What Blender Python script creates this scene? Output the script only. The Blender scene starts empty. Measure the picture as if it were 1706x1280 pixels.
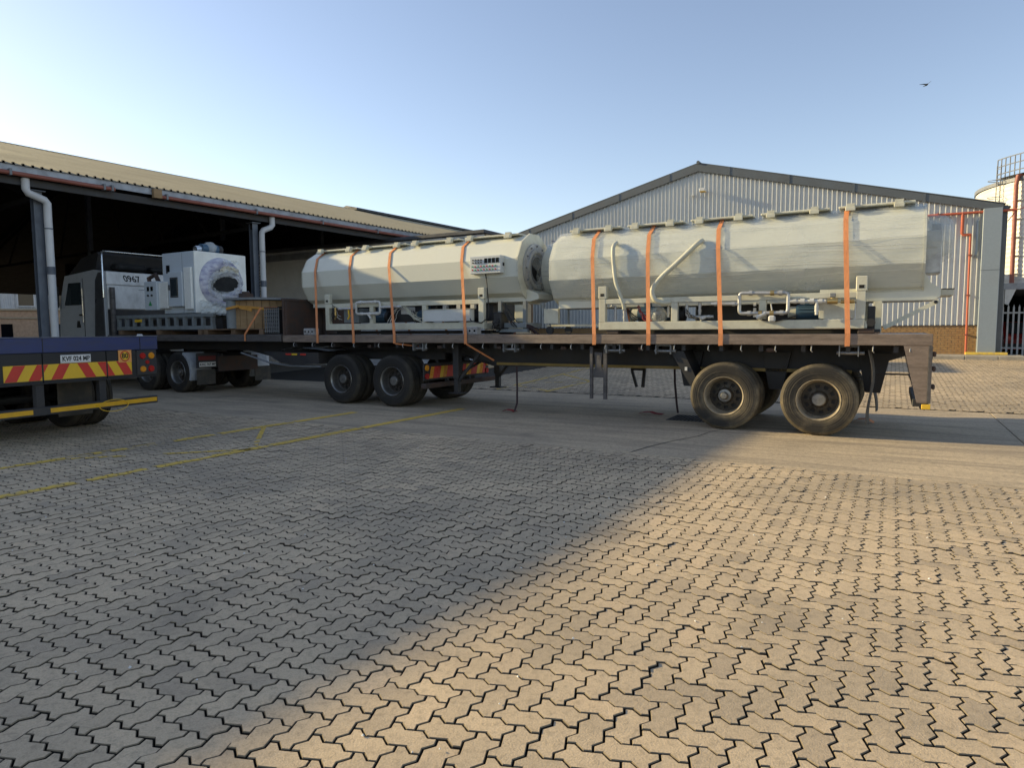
import bpy, math, random
import numpy as np
from mathutils import Vector, Matrix
random.seed(7); rng = np.random.default_rng(7)
R = math.radians
scene = bpy.context.scene
COL = scene.collection

# ---------------------------------------------------------------- camera
PITCH, ROLL, FPX = math.atan(90/1100.), 0.0060, 1100.0
EYE = Vector((0, 0, 1.6))
_F = Vector((0, math.cos(PITCH), -math.sin(PITCH))); _Rt = Vector((1, 0, 0)); _U = _Rt.cross(_F)
_R2 = _Rt*math.cos(ROLL) - _U*math.sin(ROLL); _U2 = _U*math.cos(ROLL) + _Rt*math.sin(ROLL)
cam_data = bpy.data.cameras.new('camera'); cam = bpy.data.objects.new('camera', cam_data); COL.objects.link(cam)
cam_data.sensor_fit = 'HORIZONTAL'; cam_data.sensor_width = 36.0; cam_data.lens = FPX/1706*36.0
cam_data.clip_start = 0.05; cam_data.clip_end = 4000
cam.matrix_world = Matrix(((_R2.x, _U2.x, -_F.x, EYE.x), (_R2.y, _U2.y, -_F.y, EYE.y), (_R2.z, _U2.z, -_F.z, EYE.z), (0, 0, 0, 1)))
scene.camera = cam

# ---------------------------------------------------------------- light
SUN_EL = R(18.3)
SUN_AZ = R(-20.0 + 180.0)                       # direction towards the sun, measured from +X
sdir = Vector((math.cos(SUN_AZ)*math.cos(SUN_EL), math.sin(SUN_AZ)*math.cos(SUN_EL), math.sin(SUN_EL)))
sl = bpy.data.lights.new('sun', 'SUN'); sl.energy = 3.35; sl.angle = R(0.55); sl.color = (1.0, 0.81, 0.45)
so = bpy.data.objects.new('sun', sl); COL.objects.link(so); so.rotation_euler = sdir.to_track_quat('Z', 'Y').to_euler()
so.location = (-40, 20, 40)
world = bpy.data.worlds.new('World'); scene.world = world; world.use_nodes = True
wn = world.node_tree; wn.nodes.clear()
sky = wn.nodes.new('ShaderNodeTexSky'); sky.sky_type = 'NISHITA'; sky.sun_disc = False
sky.sun_elevation = SUN_EL; sky.sun_rotation = R(90) - SUN_AZ
sky.altitude = 100; sky.air_density = 1.0; sky.dust_density = 0.42; sky.ozone_density = 1.8
bg = wn.nodes.new('ShaderNodeBackground'); bg.inputs[1].default_value = 0.106
wo = wn.nodes.new('ShaderNodeOutputWorld')
hs = wn.nodes.new('ShaderNodeHueSaturation'); hs.inputs['Saturation'].default_value = 0.92      # hazy, paler air
wm = wn.nodes.new('ShaderNodeMix'); wm.data_type = 'RGBA'; wm.blend_type = 'MULTIPLY'; wm.inputs[0].default_value = 1.0; wm.inputs[7].default_value = (1.06, 0.955, 0.92, 1)
wn.links.new(sky.outputs[0], hs.inputs['Color']); wn.links.new(hs.outputs[0], wm.inputs[6]); wn.links.new(wm.outputs[2], bg.inputs[0]); wn.links.new(bg.outputs[0], wo.inputs[0])
vs = scene.view_settings; vs.view_transform = 'Standard'; vs.look = 'None'; vs.exposure = 1.16; vs.gamma = 1.0
vs.use_curve_mapping = False
scene.render.engine = 'CYCLES'
scene.cycles.transparent_max_bounces = 10; scene.cycles.max_bounces = 6; scene.cycles.diffuse_bounces = 3; scene.cycles.glossy_bounces = 3

# ---------------------------------------------------------------- frames (yard axes)
class Frame:
    def __init__(s, o, deg):
        s.o = Vector((o[0], o[1], o[2] if len(o) > 2 else 0)); s.a = R(deg)
        s.X = Vector((math.cos(s.a), math.sin(s.a), 0)); s.Y = Vector((-math.sin(s.a), math.cos(s.a), 0))
    def w(s, x, y, z=0): return s.o + s.X*x + s.Y*y + Vector((0, 0, z))
T = Frame((-5.3221, 15.3748), -30)      # loaded truck: x to the rear, y to the far side
K = Frame((-12.381, 16.402), 55.5)      # open shed: x along the eave, y into the shed
B = Frame((-6.91, 8.73), -22.4)         # blue flatbed: x to the rear, y to its far side
W = Frame((18.236, 25.0), -30)          # warehouse gable: x along the wall, corner at 0
WORLD = Frame((0, 0), 0)

# ---------------------------------------------------------------- mesh builder
class M:
    def __init__(s): s.v = []; s.f = []; s.mi = []; s.cur = 0
    def add(s, vs, fs):
        n = len(s.v); s.v += [tuple(p) for p in vs]
        for f in fs: s.f.append(tuple(i+n for i in f)); s.mi.append(s.cur)
        return s
    def box(s, x0, x1, y0, y1, z0, z1, b=0.0):
        if x0 > x1: x0, x1 = x1, x0
        if y0 > y1: y0, y1 = y1, y0
        if z0 > z1: z0, z1 = z1, z0
        b = min(b, (x1-x0)*.35, (y1-y0)*.35, (z1-z0)*.35)
        if b <= 0:
            return s.add([(x0,y0,z0),(x1,y0,z0),(x1,y1,z0),(x0,y1,z0),(x0,y0,z1),(x1,y0,z1),(x1,y1,z1),(x0,y1,z1)],
                  [(0,3,2,1),(4,5,6,7),(0,1,5,4),(1,2,6,5),(2,3,7,6),(3,0,4,7)])
        vs = []; idx = {}
        for i in (0,1):
            for j in (0,1):
                for k in (0,1):
                    X=(x0,x1)[i]; Y=(y0,y1)[j]; Z=(z0,z1)[k]
                    bx=X+(b if i==0 else -b); by=Y+(b if j==0 else -b); bz=Z+(b if k==0 else -b)
                    for a,p in enumerate(((X,by,bz),(bx,Y,bz),(bx,by,Z))):
                        idx[i,j,k,a]=len(vs); vs.append(p)
        fs=[]
        for a,(o,u,w) in enumerate(((0,1,2),(1,0,2),(2,0,1))):
            for e in (0,1):
                q=[]
                for (p,r) in ((0,0),(1,0),(1,1),(0,1)):
                    c=[0,0,0]; c[o]=e; c[u]=p; c[w]=r; q.append(idx[c[0],c[1],c[2],a])
                fs.append(tuple(q))
        for a in range(3):       # edges along axis a
            u,w=[k for k in range(3) if k!=a]
            for p in (0,1):
                for r in (0,1):
                    c=[0,0,0]; c[u]=p; c[w]=r; c0=tuple(c); c[a]=1; c1=tuple(c)
                    fs.append((idx[c0+(u,)],idx[c1+(u,)],idx[c1+(w,)],idx[c0+(w,)]))
        for i in (0,1):
            for j in (0,1):
                for k in (0,1): fs.append((idx[i,j,k,0],idx[i,j,k,1],idx[i,j,k,2]))
        cx=(x0+x1)/2; cy=(y0+y1)/2; cz=(z0+z1)/2; out=[]
        for f in fs:
            P=[Vector(vs[i]) for i in f]; n=(P[1]-P[0]).cross(P[2]-P[0]); c=sum(P,Vector())/len(P)-Vector((cx,cy,cz))
            out.append(f if n.dot(c)>0 else f[::-1])
        return s.add(vs,out)
    def bar(s, p, q, w, h, up=(0,0,1)):
        p=Vector(p); q=Vector(q); d=(q-p).normalized(); u=Vector(up)
        if abs(d.dot(u))>.98: u=Vector((0,1,0))
        r=d.cross(u).normalized()*(w/2); u2=r.cross(d).normalized()*(h/2)
        vs=[p-r-u2,p+r-u2,p+r+u2,p-r+u2,q-r-u2,q+r-u2,q+r+u2,q-r+u2]
        return s.add(vs,[(0,1,2,3),(7,6,5,4),(0,4,5,1),(1,5,6,2),(2,6,7,3),(3,7,4,0)])
    def ring(s, c, d, r, n, ph=0):
        d=Vector(d).normalized(); u=Vector((0,0,1)) if abs(d.z)<.9 else Vector((1,0,0))
        a=d.cross(u).normalized(); b=d.cross(a).normalized()
        return [Vector(c)+a*(r*math.cos(2*math.pi*i/n+ph))+b*(r*math.sin(2*math.pi*i/n+ph)) for i in range(n)]
    def cyl(s, p, q, r, n=14, r2=None, cap=True):
        p=Vector(p); q=Vector(q); d=q-p; r2=r if r2 is None else r2
        vs=s.ring(p,d,r,n)+s.ring(q,d,r2,n)
        fs=[(i,i+n,(i+1)%n+n,(i+1)%n) for i in range(n)]
        if cap: fs+=[tuple(range(n)),tuple(range(2*n-1,n-1,-1))]
        return s.add(vs,fs)
    def tube(s, pts, r, n=8, cap=True):
        P=[Vector(p) for p in pts]; m=len(P); vs=[]
        ref=None
        for i in range(m):
            d=(P[min(i+1,m-1)]-P[max(i-1,0)]).normalized()
            if ref is None:
                u=Vector((0,0,1)) if abs(d.z)<.9 else Vector((1,0,0)); ref=d.cross(u).normalized()
            ref=(ref-d*ref.dot(d)).normalized(); b=d.cross(ref)
            for k in range(n):
                a=2*math.pi*k/n; vs.append(P[i]+ref*(r*math.cos(a))+b*(r*math.sin(a)))
        fs=[(i*n+k,i*n+(k+1)%n,(i+1)*n+(k+1)%n,(i+1)*n+k) for i in range(m-1) for k in range(n)]
        if cap: fs+=[tuple(range(n-1,-1,-1)),tuple(range((m-1)*n,m*n))]
        return s.add(vs,fs)
    def prism(s, poly, axis, lo, hi):
        def P(a,b,c): return {'x':(c,a,b),'y':(a,c,b),'z':(a,b,c)}[axis]
        n=len(poly); vs=[P(a,b,lo) for a,b in poly]+[P(a,b,hi) for a,b in poly]
        return s.add(vs,[tuple(range(n-1,-1,-1)),tuple(range(n,2*n))]+[(i,(i+1)%n,(i+1)%n+n,i+n) for i in range(n)])
    def lathe(s, prof, c, n=32):              # axis along -y (outer side) ; prof = [(radius, y offset)]
        vs=[]; m=len(prof)
        for r,h in prof:
            for k in range(n):
                a=2*math.pi*k/n; vs.append((c[0]+r*math.cos(a),c[1]+h,c[2]+r*math.sin(a)))
        return s.add(vs,[(i*n+k,i*n+(k+1)%n,(i+1)*n+(k+1)%n,(i+1)*n+k) for i in range(m-1) for k in range(n)])
    def sheet(s, rows):                        # grid of points
        m=len(rows); n=len(rows[0]); vs=[p for r in rows for p in r]
        return s.add(vs,[(i*n+j,i*n+j+1,(i+1)*n+j+1,(i+1)*n+j) for i in range(m-1) for j in range(n-1)])
    def mesh(s, name, mats, base=(0,0,0), smooth=False):
        me=bpy.data.meshes.new(name)
        me.from_pydata([(x-base[0],y-base[1],z-base[2]) for x,y,z in s.v],[],s.f)
        for m in (mats if isinstance(mats,(list,tuple)) else [mats]): me.materials.append(m)
        if any(s.mi): me.polygons.foreach_set('material_index',s.mi)
        import bmesh
        bm=bmesh.new(); bm.from_mesh(me); bmesh.ops.recalc_face_normals(bm,faces=bm.faces); bm.to_mesh(me); bm.free()
        if smooth is True: me.polygons.foreach_set('use_smooth',[True]*len(me.polygons))
        elif smooth:
            me.polygons.foreach_set('use_smooth',[True]*len(me.polygons)); me.set_sharp_from_angle(angle=R(smooth))
        me.update(); return me

def npmesh(name, V, loops, totals, mat, tone=None, mi=None):
    me=bpy.data.meshes.new(name); V=np.asarray(V,dtype=np.float32).reshape(-1,3)
    me.vertices.add(len(V)); me.vertices.foreach_set('co',V.ravel())
    me.loops.add(len(loops)); me.loops.foreach_set('vertex_index',np.asarray(loops,dtype=np.int32))
    me.polygons.add(len(totals)); st=np.concatenate(([0],np.cumsum(totals)[:-1])).astype(np.int32)
    me.polygons.foreach_set('loop_start',st); me.polygons.foreach_set('loop_total',np.asarray(totals,dtype=np.int32))
    me.polygons.foreach_set('use_smooth',np.zeros(len(totals),dtype=bool))
    if tone is not None:
        at=me.attributes.new('tone','FLOAT','POINT'); at.data.foreach_set('value',np.asarray(tone,dtype=np.float32))
    for q in (mat if isinstance(mat,(list,tuple)) else [mat]): me.materials.append(q)
    if mi is not None: me.polygons.foreach_set('material_index',np.asarray(mi,dtype=np.int32))
    me.update(calc_edges=True); me.validate(); return me

class Thing:
    """An Empty at the thing's base; its parts are meshes given in the frame's own coordinates."""
    def __init__(s, name, label, cat, fr, base, group=None, kind=None):
        s.fr=fr; s.base=base; s.o=bpy.data.objects.new(name,None); COL.objects.link(s.o)
        s.o.empty_display_size=.2; s.o.location=fr.w(*base); s.o.rotation_euler=(0,0,fr.a)
        if kind: s.o['kind']=kind
        else: s.o['label']=label; s.o['category']=cat
        if group: s.o['group']=group
    def part(s, name, mb, mat, sub=None, smooth=False, label=None, kind=None):
        me=mb if isinstance(mb,bpy.types.Mesh) else mb.mesh(name,mat,s.base,smooth)
        o=bpy.data.objects.new(name,me); COL.objects.link(o); o.parent=sub or s.o
        if label: o['label']=label
        if kind: o['kind']=kind
        return o
    def inst(s, name, me, loc, sub=None, rotz=0, scale=None, kind=None):       # shared mesh placed in frame coords
        o=bpy.data.objects.new(name,me); COL.objects.link(o); o.parent=sub or s.o
        if sub is None: o.location=(loc[0]-s.base[0],loc[1]-s.base[1],loc[2]-s.base[2])
        else: o.location=loc
        o.rotation_euler=(0,0,rotz)
        if scale: o.scale=scale
        if kind: o['kind']=kind
        return o
def single(name, mb, mat, fr, base, label=None, cat=None, group=None, kind=None, smooth=False):
    me=mb.mesh(name,mat,base,smooth); o=bpy.data.objects.new(name,me); COL.objects.link(o)
    o.location=fr.w(*base); o.rotation_euler=(0,0,fr.a)
    if kind: o['kind']=kind
    if label: o['label']=label
    if cat: o['category']=cat
    if group: o['group']=group
    return o

def text_mesh(body, size, thick=0.0, shear=0.0, bold=0.02):
    c=bpy.data.curves.new('lettering','FONT'); c.body=body; c.size=size; c.align_x='CENTER'; c.align_y='CENTER'; c.extrude=thick; c.shear=shear
    c.resolution_u=3; c.offset=size*bold
    o=bpy.data.objects.new('lettering',c); COL.objects.link(o)
    dg=bpy.context.evaluated_depsgraph_get(); me=bpy.data.meshes.new_from_object(o.evaluated_get(dg))
    bpy.data.objects.remove(o); return me
def text_points(body,size,to,thick=.001):      # lettering as M in frame coords; to(u,v,w)->point
    me=text_mesh(body,size,thick); m=M(); m.v=[to(*v.co) for v in me.vertices]; m.f=[tuple(p.vertices) for p in me.polygons]; m.mi=[0]*len(m.f)
    return m
# ---------------------------------------------------------------- materials
def _new(name):
    m=bpy.data.materials.new(name); m.use_nodes=True; nt=m.node_tree; nt.nodes.clear()
    out=nt.nodes.new('ShaderNodeOutputMaterial'); b=nt.nodes.new('ShaderNodeBsdfPrincipled'); nt.links.new(b.outputs[0],out.inputs[0])
    return m,nt,b,out
def _n(nt,t,**k):
    n=nt.nodes.new(t)
    for a,v in k.items():
        if a.startswith('i_'): n.inputs[a[2:]].default_value=v
        else: setattr(n,a,v)
    return n
def _noise(nt,vec,scale,detail=4,rough=.55,dist=0.0):
    n=_n(nt,'ShaderNodeTexNoise'); n.inputs['Scale'].default_value=scale; n.inputs['Detail'].default_value=detail
    n.inputs['Roughness'].default_value=rough; n.inputs['Distortion'].default_value=dist
    if vec is not None: nt.links.new(vec,n.inputs['Vector'])
    return n.outputs[0]
def _ramp(nt,fac,a,b,lo=0.0,hi=1.0):
    n=_n(nt,'ShaderNodeMapRange'); n.inputs[1].default_value=a; n.inputs[2].default_value=b; n.inputs[3].default_value=lo; n.inputs[4].default_value=hi
    n.clamp=True; nt.links.new(fac,n.inputs[0]); return n.outputs[0]
def _mix(nt,fac,c1,c2,mode='MIX'):
    n=_n(nt,'ShaderNodeMix',data_type='RGBA',blend_type=mode)
    for sock,val in ((n.inputs[0],fac),(n.inputs[6],c1),(n.inputs[7],c2)):
        if isinstance(val,bpy.types.NodeSocket): nt.links.new(val,sock)
        elif isinstance(val,(tuple,list)): sock.default_value=(val[0],val[1],val[2],1)
        else: sock.default_value=val
    return n.outputs[2]
def _map(nt,src,scale=(1,1,1)):
    n=_n(nt,'ShaderNodeMapping'); n.inputs['Scale'].default_value=scale; nt.links.new(src,n.inputs['Vector']); return n.outputs[0]
def _coord(nt,which='Object'): return _n(nt,'ShaderNodeTexCoord').outputs[which]
def _pos(nt): return _n(nt,'ShaderNodeNewGeometry').outputs['Position']
def _bump(nt,h,strength,dist,b):
    n=_n(nt,'ShaderNodeBump'); n.inputs['Strength'].default_value=strength; n.inputs['Distance'].default_value=dist
    nt.links.new(h,n.inputs['Height']); nt.links.new(n.outputs[0],b.inputs['Normal']); return n
def paint(name,c,rough=.5,metal=0.0,dirt=None,amt=.35,scale=3.0,stretch=(1,1,1),bump=.0,bscale=40,spec=.5,fine=.12):
    """painted or plain surface: colour, slow dirt patches, fine speckle, uneven gloss"""
    m,nt,b,out=_new(name); co=_map(nt,_coord(nt),stretch)
    n1=_noise(nt,co,scale,4,.64,.0); n2=_noise(nt,co,scale*14,2,.6)
    dirt=dirt or tuple(x*.45 for x in c)
    f=_ramp(nt,n1,.42,.72,0,amt); col=_mix(nt,f,c,dirt)
    col=_mix(nt,_ramp(nt,n2,.3,.7,0,fine),col,tuple(x*.5 for x in c))
    nt.links.new(col,b.inputs['Base Color']); nt.links.new(_ramp(nt,n1,.3,.7,max(.05,rough-.1),min(1,rough+.15)),b.inputs['Roughness'])
    b.inputs['Metallic'].default_value=metal; b.inputs['Specular IOR Level'].default_value=spec
    if bump: _bump(nt,_noise(nt,co,bscale,4,.6),bump,.01,b)
    return m
def emit(name,c,s):
    m,nt,b,out=_new(name); b.inputs['Base Color'].default_value=(*c,1); b.inputs['Emission Color'].default_value=(*c,1); b.inputs['Emission Strength'].default_value=s; return m

def paver_mat(name,use_obj):
    m,nt,b,out=_new(name); p=_pos(nt)
    if use_obj: tone=_n(nt,'ShaderNodeObjectInfo').outputs['Random']
    else: tone=_n(nt,'ShaderNodeAttribute',attribute_name='tone').outputs['Fac']
    slow=_noise(nt,p,.35,3,.6,.4); mid=_noise(nt,p,2.2,3,.6); grain=_noise(nt,p,120,2,.7); spk=_noise(nt,p,420,0,.6)
    c=_mix(nt,tone,(.54,.412,.265),(.67,.51,.325))
    c=_mix(nt,_ramp(nt,tone,.88,.99,0,.4),c,(.66,.48,.30))
    c=_mix(nt,_ramp(nt,tone,.0,.20,.5,0),c,(.37,.29,.205))
    c=_mix(nt,_ramp(nt,slow,.44,.62,0,.65),c,(.30,.245,.175))
    c=_mix(nt,_ramp(nt,mid,.55,.78,0,.45),c,(.27,.215,.15))
    c=_mix(nt,_ramp(nt,grain,.40,.75,0,.40),c,(.19,.15,.10))
    c=_mix(nt,_ramp(nt,spk,.62,.78,0,.5),c,(.62,.55,.44))
    mott=_noise(nt,p,24,3,.75,.0); c=_mix(nt,_ramp(nt,mott,.50,.70,0,.48),c,(.235,.185,.125)); c=_mix(nt,_ramp(nt,mott,.28,.42,.22,0),c,(.66,.53,.37))
    blot=_noise(nt,p,.9,4,.7,.6); c=_mix(nt,_ramp(nt,blot,.56,.74,0,.5),c,(.17,.145,.11))
    nt.links.new(c,b.inputs['Base Color']); b.inputs['Roughness'].default_value=.82; b.inputs['Specular IOR Level'].default_value=.35
    h=_n(nt,'ShaderNodeMath',operation='ADD'); nt.links.new(grain,h.inputs[0]); nt.links.new(mott,h.inputs[1])
    _bump(nt,h.outputs[0],.35,.006,b); return m
def concrete_mat(name):
    m,nt,b,out=_new(name); p=_pos(nt)
    rot=_n(nt,'ShaderNodeMapping'); rot.inputs['Rotation'].default_value=(0,0,R(30)); nt.links.new(p,rot.inputs['Vector'])
    st=_map(nt,rot.outputs[0],(.18,1.6,1)); streak=_noise(nt,st,2.6,5,.68,.3); slow=_noise(nt,p,.5,3,.6); grain=_noise(nt,p,90,2,.7); pit=_noise(nt,p,30,2,.6)
    c=_mix(nt,_ramp(nt,slow,.35,.65),(.59,.465,.31),(.47,.375,.26))
    c=_mix(nt,_ramp(nt,streak,.46,.66,0,.75),c,(.25,.205,.15))
    c=_mix(nt,_ramp(nt,streak,.25,.42,.5,0),c,(.64,.51,.33))
    c=_mix(nt,_ramp(nt,grain,.4,.75,0,.45),c,(.21,.17,.12))
    c=_mix(nt,_ramp(nt,pit,.56,.72,0,.5),c,(.15,.125,.095))
    agg=_noise(nt,p,16,4,.8,0); c=_mix(nt,_ramp(nt,agg,.48,.66,0,.6),c,(.22,.175,.125)); c=_mix(nt,_ramp(nt,agg,.28,.40,.35,0),c,(.62,.50,.35))
    oil=_noise(nt,p,.8,4,.7,.6); c=_mix(nt,_ramp(nt,oil,.60,.72,0,.5),c,(.15,.13,.105))
    nt.links.new(c,b.inputs['Base Color']); b.inputs['Roughness'].default_value=.85; b.inputs['Specular IOR Level'].default_value=.3
    _bump(nt,agg,.6,.010,b); return m
def worn_paint_mat(name,c):
    m,nt,b,out=_new(name); p=_pos(nt); n=_noise(nt,p,9,6,.7,.5); g=_noise(nt,p,70,3,.7)
    col=_mix(nt,_ramp(nt,n,.53,.66),c,(.46,.36,.21)); col=_mix(nt,_ramp(nt,g,.45,.7,0,.5),col,(.2,.17,.13))
    nt.links.new(col,b.inputs['Base Color']); b.inputs['Roughness'].default_value=.8; return m
def tyre_mat(name,dust):
    m,nt,b,out=_new(name); co=_coord(nt)
    r=_n(nt,'ShaderNodeSeparateXYZ'); nt.links.new(co,r.inputs[0]); cb=_n(nt,'ShaderNodeCombineXYZ'); nt.links.new(r.outputs[0],cb.inputs[0]); nt.links.new(r.outputs[2],cb.inputs[2])
    l=_n(nt,'ShaderNodeVectorMath',operation='LENGTH'); nt.links.new(cb.outputs[0],l.inputs[0]); rad=l.outputs['Value']
    big=_noise(nt,co,2.4,4,.6,.4); small=_noise(nt,co,38,4,.65)
    band=_n(nt,'ShaderNodeMath',operation='ADD'); nt.links.new(_ramp(nt,rad,.47,.505,0,.55),band.inputs[0]); nt.links.new(_ramp(nt,rad,.33,.37,.40,0),band.inputs[1])
    sm=_n(nt,'ShaderNodeMath',operation='MULTIPLY_ADD'); nt.links.new(_ramp(nt,big,.35,.65,.25,1.0),sm.inputs[0]); nt.links.new(band.outputs[0],sm.inputs[1]); nt.links.new(_ramp(nt,big,.45,.7,.05,.45),sm.inputs[2])
    fac=_n(nt,'ShaderNodeMath',operation='MULTIPLY'); nt.links.new(sm.outputs[0],fac.inputs[0]); fac.inputs[1].default_value=dust; fac.use_clamp=True
    col=_mix(nt,fac.outputs[0],(.022,.021,.02),(.40,.315,.19)); col=_mix(nt,_ramp(nt,small,.45,.7,0,.45),col,(.03,.027,.023))
    nt.links.new(col,b.inputs['Base Color']); b.inputs['Roughness'].default_value=.78; b.inputs['Specular IOR Level'].default_value=.3
    sn=_n(nt,'ShaderNodeMath',operation='SINE'); mu=_n(nt,'ShaderNodeMath',operation='MULTIPLY'); mu.inputs[1].default_value=210; nt.links.new(rad,mu.inputs[0]); nt.links.new(mu.outputs[0],sn.inputs[0])
    _bump(nt,sn.outputs[0],.2,.004,b); return m
def film_mat(name,alpha=.30,scale=(.35,26,26),bs=.5):
    m,nt,b,out=_new(name); co=_coord(nt); fine=_noise(nt,_map(nt,co,scale),1.6,4,.7); patch=_noise(nt,co,1.3,3,.6); fold=_noise(nt,_map(nt,co,(.55,3.2,3.2)),2.2,3,.55,.8)
    b.inputs['Base Color'].default_value=(.74,.755,.72,1); b.inputs['Roughness'].default_value=.12; b.inputs['Specular IOR Level'].default_value=.8
    h=_n(nt,'ShaderNodeMath',operation='MULTIPLY_ADD'); nt.links.new(fine,h.inputs[0]); h.inputs[1].default_value=.25; nt.links.new(fold,h.inputs[2]); _bump(nt,h.outputs[0],bs,.05,b)
    tr=_n(nt,'ShaderNodeBsdfTransparent'); tr.inputs[0].default_value=(.97,.98,.98,1); mx=_n(nt,'ShaderNodeMixShader')
    a=_n(nt,'ShaderNodeMath',operation='MULTIPLY_ADD'); nt.links.new(_ramp(nt,fine,.55,.72,0,1),a.inputs[0]); a.inputs[1].default_value=alpha*.4
    nt.links.new(_ramp(nt,patch,.3,.7,alpha*.45,alpha*1.0),a.inputs[2])
    nt.links.new(a.outputs[0],mx.inputs[0]); nt.links.new(tr.outputs[0],mx.inputs[1]); nt.links.new(b.outputs[0],mx.inputs[2]); nt.links.new(mx.outputs[0],out.inputs[0]); return m
def metal(name,c,rough,dirt=None,amt=.3,scale=5): return paint(name,c,rough,.85,dirt,amt,scale)
def glass_mat(name,c=(.03,.04,.045)):
    m,nt,b,out=_new(name); b.inputs['Base Color'].default_value=(*c,1); b.inputs['Roughness'].default_value=.06; b.inputs['Specular IOR Level'].default_value=.8; return m

mt={}
mt['paver']=paver_mat('paver_concrete',False); mt['paver_piece']=paver_mat('paver_concrete_piece',True)
mt['bed']=paint('joint_sand',(.028,.022,.015),.95,0,(.03,.028,.024),.7,6,bump=.5)
mt['edge']=paint('soiled_paver_edge',(.22,.175,.115),.9,0,(.14,.11,.075),.8,9); mt['ground']=paint('far_ground',(.20,.175,.14),.95,0,(.12,.10,.08),.6,.3)
mt['concrete']=concrete_mat('yard_concrete'); mt['kerb']=paint('kerb_concrete',(.36,.32,.26),.9,0,(.2,.18,.15),.6,4,bump=.4)
mt['line']=worn_paint_mat('worn_yellow_paint',(.78,.50,.055))
mt['tread']=tyre_mat('dusty_rubber',.58); mt['tread_clean']=tyre_mat('dark_rubber',.12)
mt['black']=paint('black_steel',(.018,.018,.019),.6,0,(.06,.05,.04),.35,4); mt['chassis']=paint('chassis_steel',(.028,.028,.03),.6,0,(.09,.07,.05),.4,3)
mt['rail']=paint('worn_steel_rail',(.27,.205,.16),.66,.05,(.10,.075,.06),.8,2.4,(1,1,5),.4,30,fine=.5)
mt['rail_dark']=paint('dull_steel_rail',(.11,.10,.096),.6,.1,(.03,.027,.025),.6,2.4,(1,1,4),.3,30,fine=.4)
mt['plank']=paint('deck_plank',(.15,.12,.09),.85,0,(.05,.04,.03),.7,3,(.3,4,1),.4,20,fine=.4)
mt['rust']=paint('rusty_panel',(.055,.04,.034),.8,0,(.16,.07,.035),.5,3,bump=.4)
mt['rim']=paint('dusty_rim',(.075,.062,.045),.6,.2,(.02,.018,.015),.7,6); mt['rim_pale']=paint('pale_rim_edge',(.32,.265,.185),.6,0,(.08,.065,.045),.95,5)
mt['hub']=metal('hub_steel',(.30,.29,.27),.45,(.08,.07,.06),.6)
mt['flap']=paint('mudflap_rubber',(.05,.046,.04),.75,0,(.17,.14,.10),.55,4)
mt['cream']=paint('cream_machine_paint',(.64,.635,.54),.42,0,(.55,.54,.45),.35,1.4,fine=.05,spec=.45)
mt['cream_frame']=paint('cream_frame_paint',(.60,.585,.47),.45,0,(.3,.27,.2),.4,5,fine=.08)
mt['shadowbox']=paint('dark_inside',(.01,.01,.01),.8)
mt['film']=film_mat('stretch_film',.40,bs=.25); mt['film_loose']=film_mat('loose_film',.30,(6,6,6),.8)
mt['strap']=paint('orange_webbing',(.72,.27,.10),.75,0,(.42,.17,.09),.6,9,(4,1,1),.3,120)
mt['strap_yellow']=paint('amber_webbing',(.60,.29,.05),.75,0,(.3,.15,.04),.5,6)
mt['strap_red']=paint('red_webbing',(.32,.03,.03),.8,0,(.15,.03,.03),.5,8); mt['strap_dark']=paint('dark_webbing',(.05,.03,.03),.85)
mt['pvc']=paint('white_pvc',(.60,.60,.57),.4,0,(.35,.32,.27),.5,8); mt['galv']=paint('galvanised_pipe',(.50,.50,.49),.4,.5,(.30,.28,.26),.6,9)
mt['brass']=metal('brass',(.50,.36,.15),.35,(.25,.18,.09),.5); mt['motor']=paint('blue_motor',(.045,.10,.16),.45,0,(.03,.05,.07),.5,6)
mt['steel']=metal('bright_steel',(.55,.55,.54),.3,(.2,.19,.18),.4)
mt['cable']=paint('black_cable',(.015,.015,.015),.5); mt['hose']=paint('ribbed_hose',(.56,.55,.44),.45,0,(.4,.38,.3),.5,8,(1,1,1),.6,60)
mt['box_white']=paint('white_enclosure',(.60,.62,.61),.4,0,(.42,.42,.4),.4,3); mt['red']=paint('signal_red',(.50,.03,.025),.4); mt['green']=paint('signal_green',(.03,.3,.09),.4)
mt['display']=glass_mat('dark_display',(.01,.012,.013)); mt['yellow_sig']=paint('signal_yellow',(.62,.45,.03),.45)
mt['blue']=paint('navy_deck_paint',(.028,.042,.135),.45,0,(.05,.05,.06),.5,4,(.6,1,3)); mt['blue_edge']=paint('worn_navy_edge',(.11,.12,.16),.6,0,(.05,.05,.06),.6,9)
mt['tape_red']=paint('red_reflective',(.58,.045,.03),.4,0,(.4,.03,.02),.3,6); mt['tape_yellow']=paint('yellow_reflective',(.78,.48,.03),.4,0,(.6,.36,.03),.3,6)
mt['plate']=paint('number_plate',(.66,.65,.62),.45,0,(.5,.48,.44),.4,12); mt['ink']=paint('black_ink',(.012,.012,.012),.6)
mt['sticker']=paint('orange_sticker',(.80,.36,.10),.45); mt['lens_red']=paint('red_lens',(.40,.012,.012),.25); mt['lens_amber']=paint('amber_lens',(.70,.27,.015),.25)
mt['cab']=paint('charcoal_cab_paint',(.44,.455,.47),.4,0,(.30,.31,.32),.3,3,spec=.25); mt['cab_white']=paint('grubby_white_cab',(.72,.72,.70),.5,0,(.36,.35,.32),.65,3.2,(1,1,.6),.1,30)
mt['chrome']=metal('chrome_tube',(.7,.7,.68),.18); mt['fender']=paint('pale_fender',(.44,.45,.46),.4,0,(.2,.2,.2),.5,5)
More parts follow.
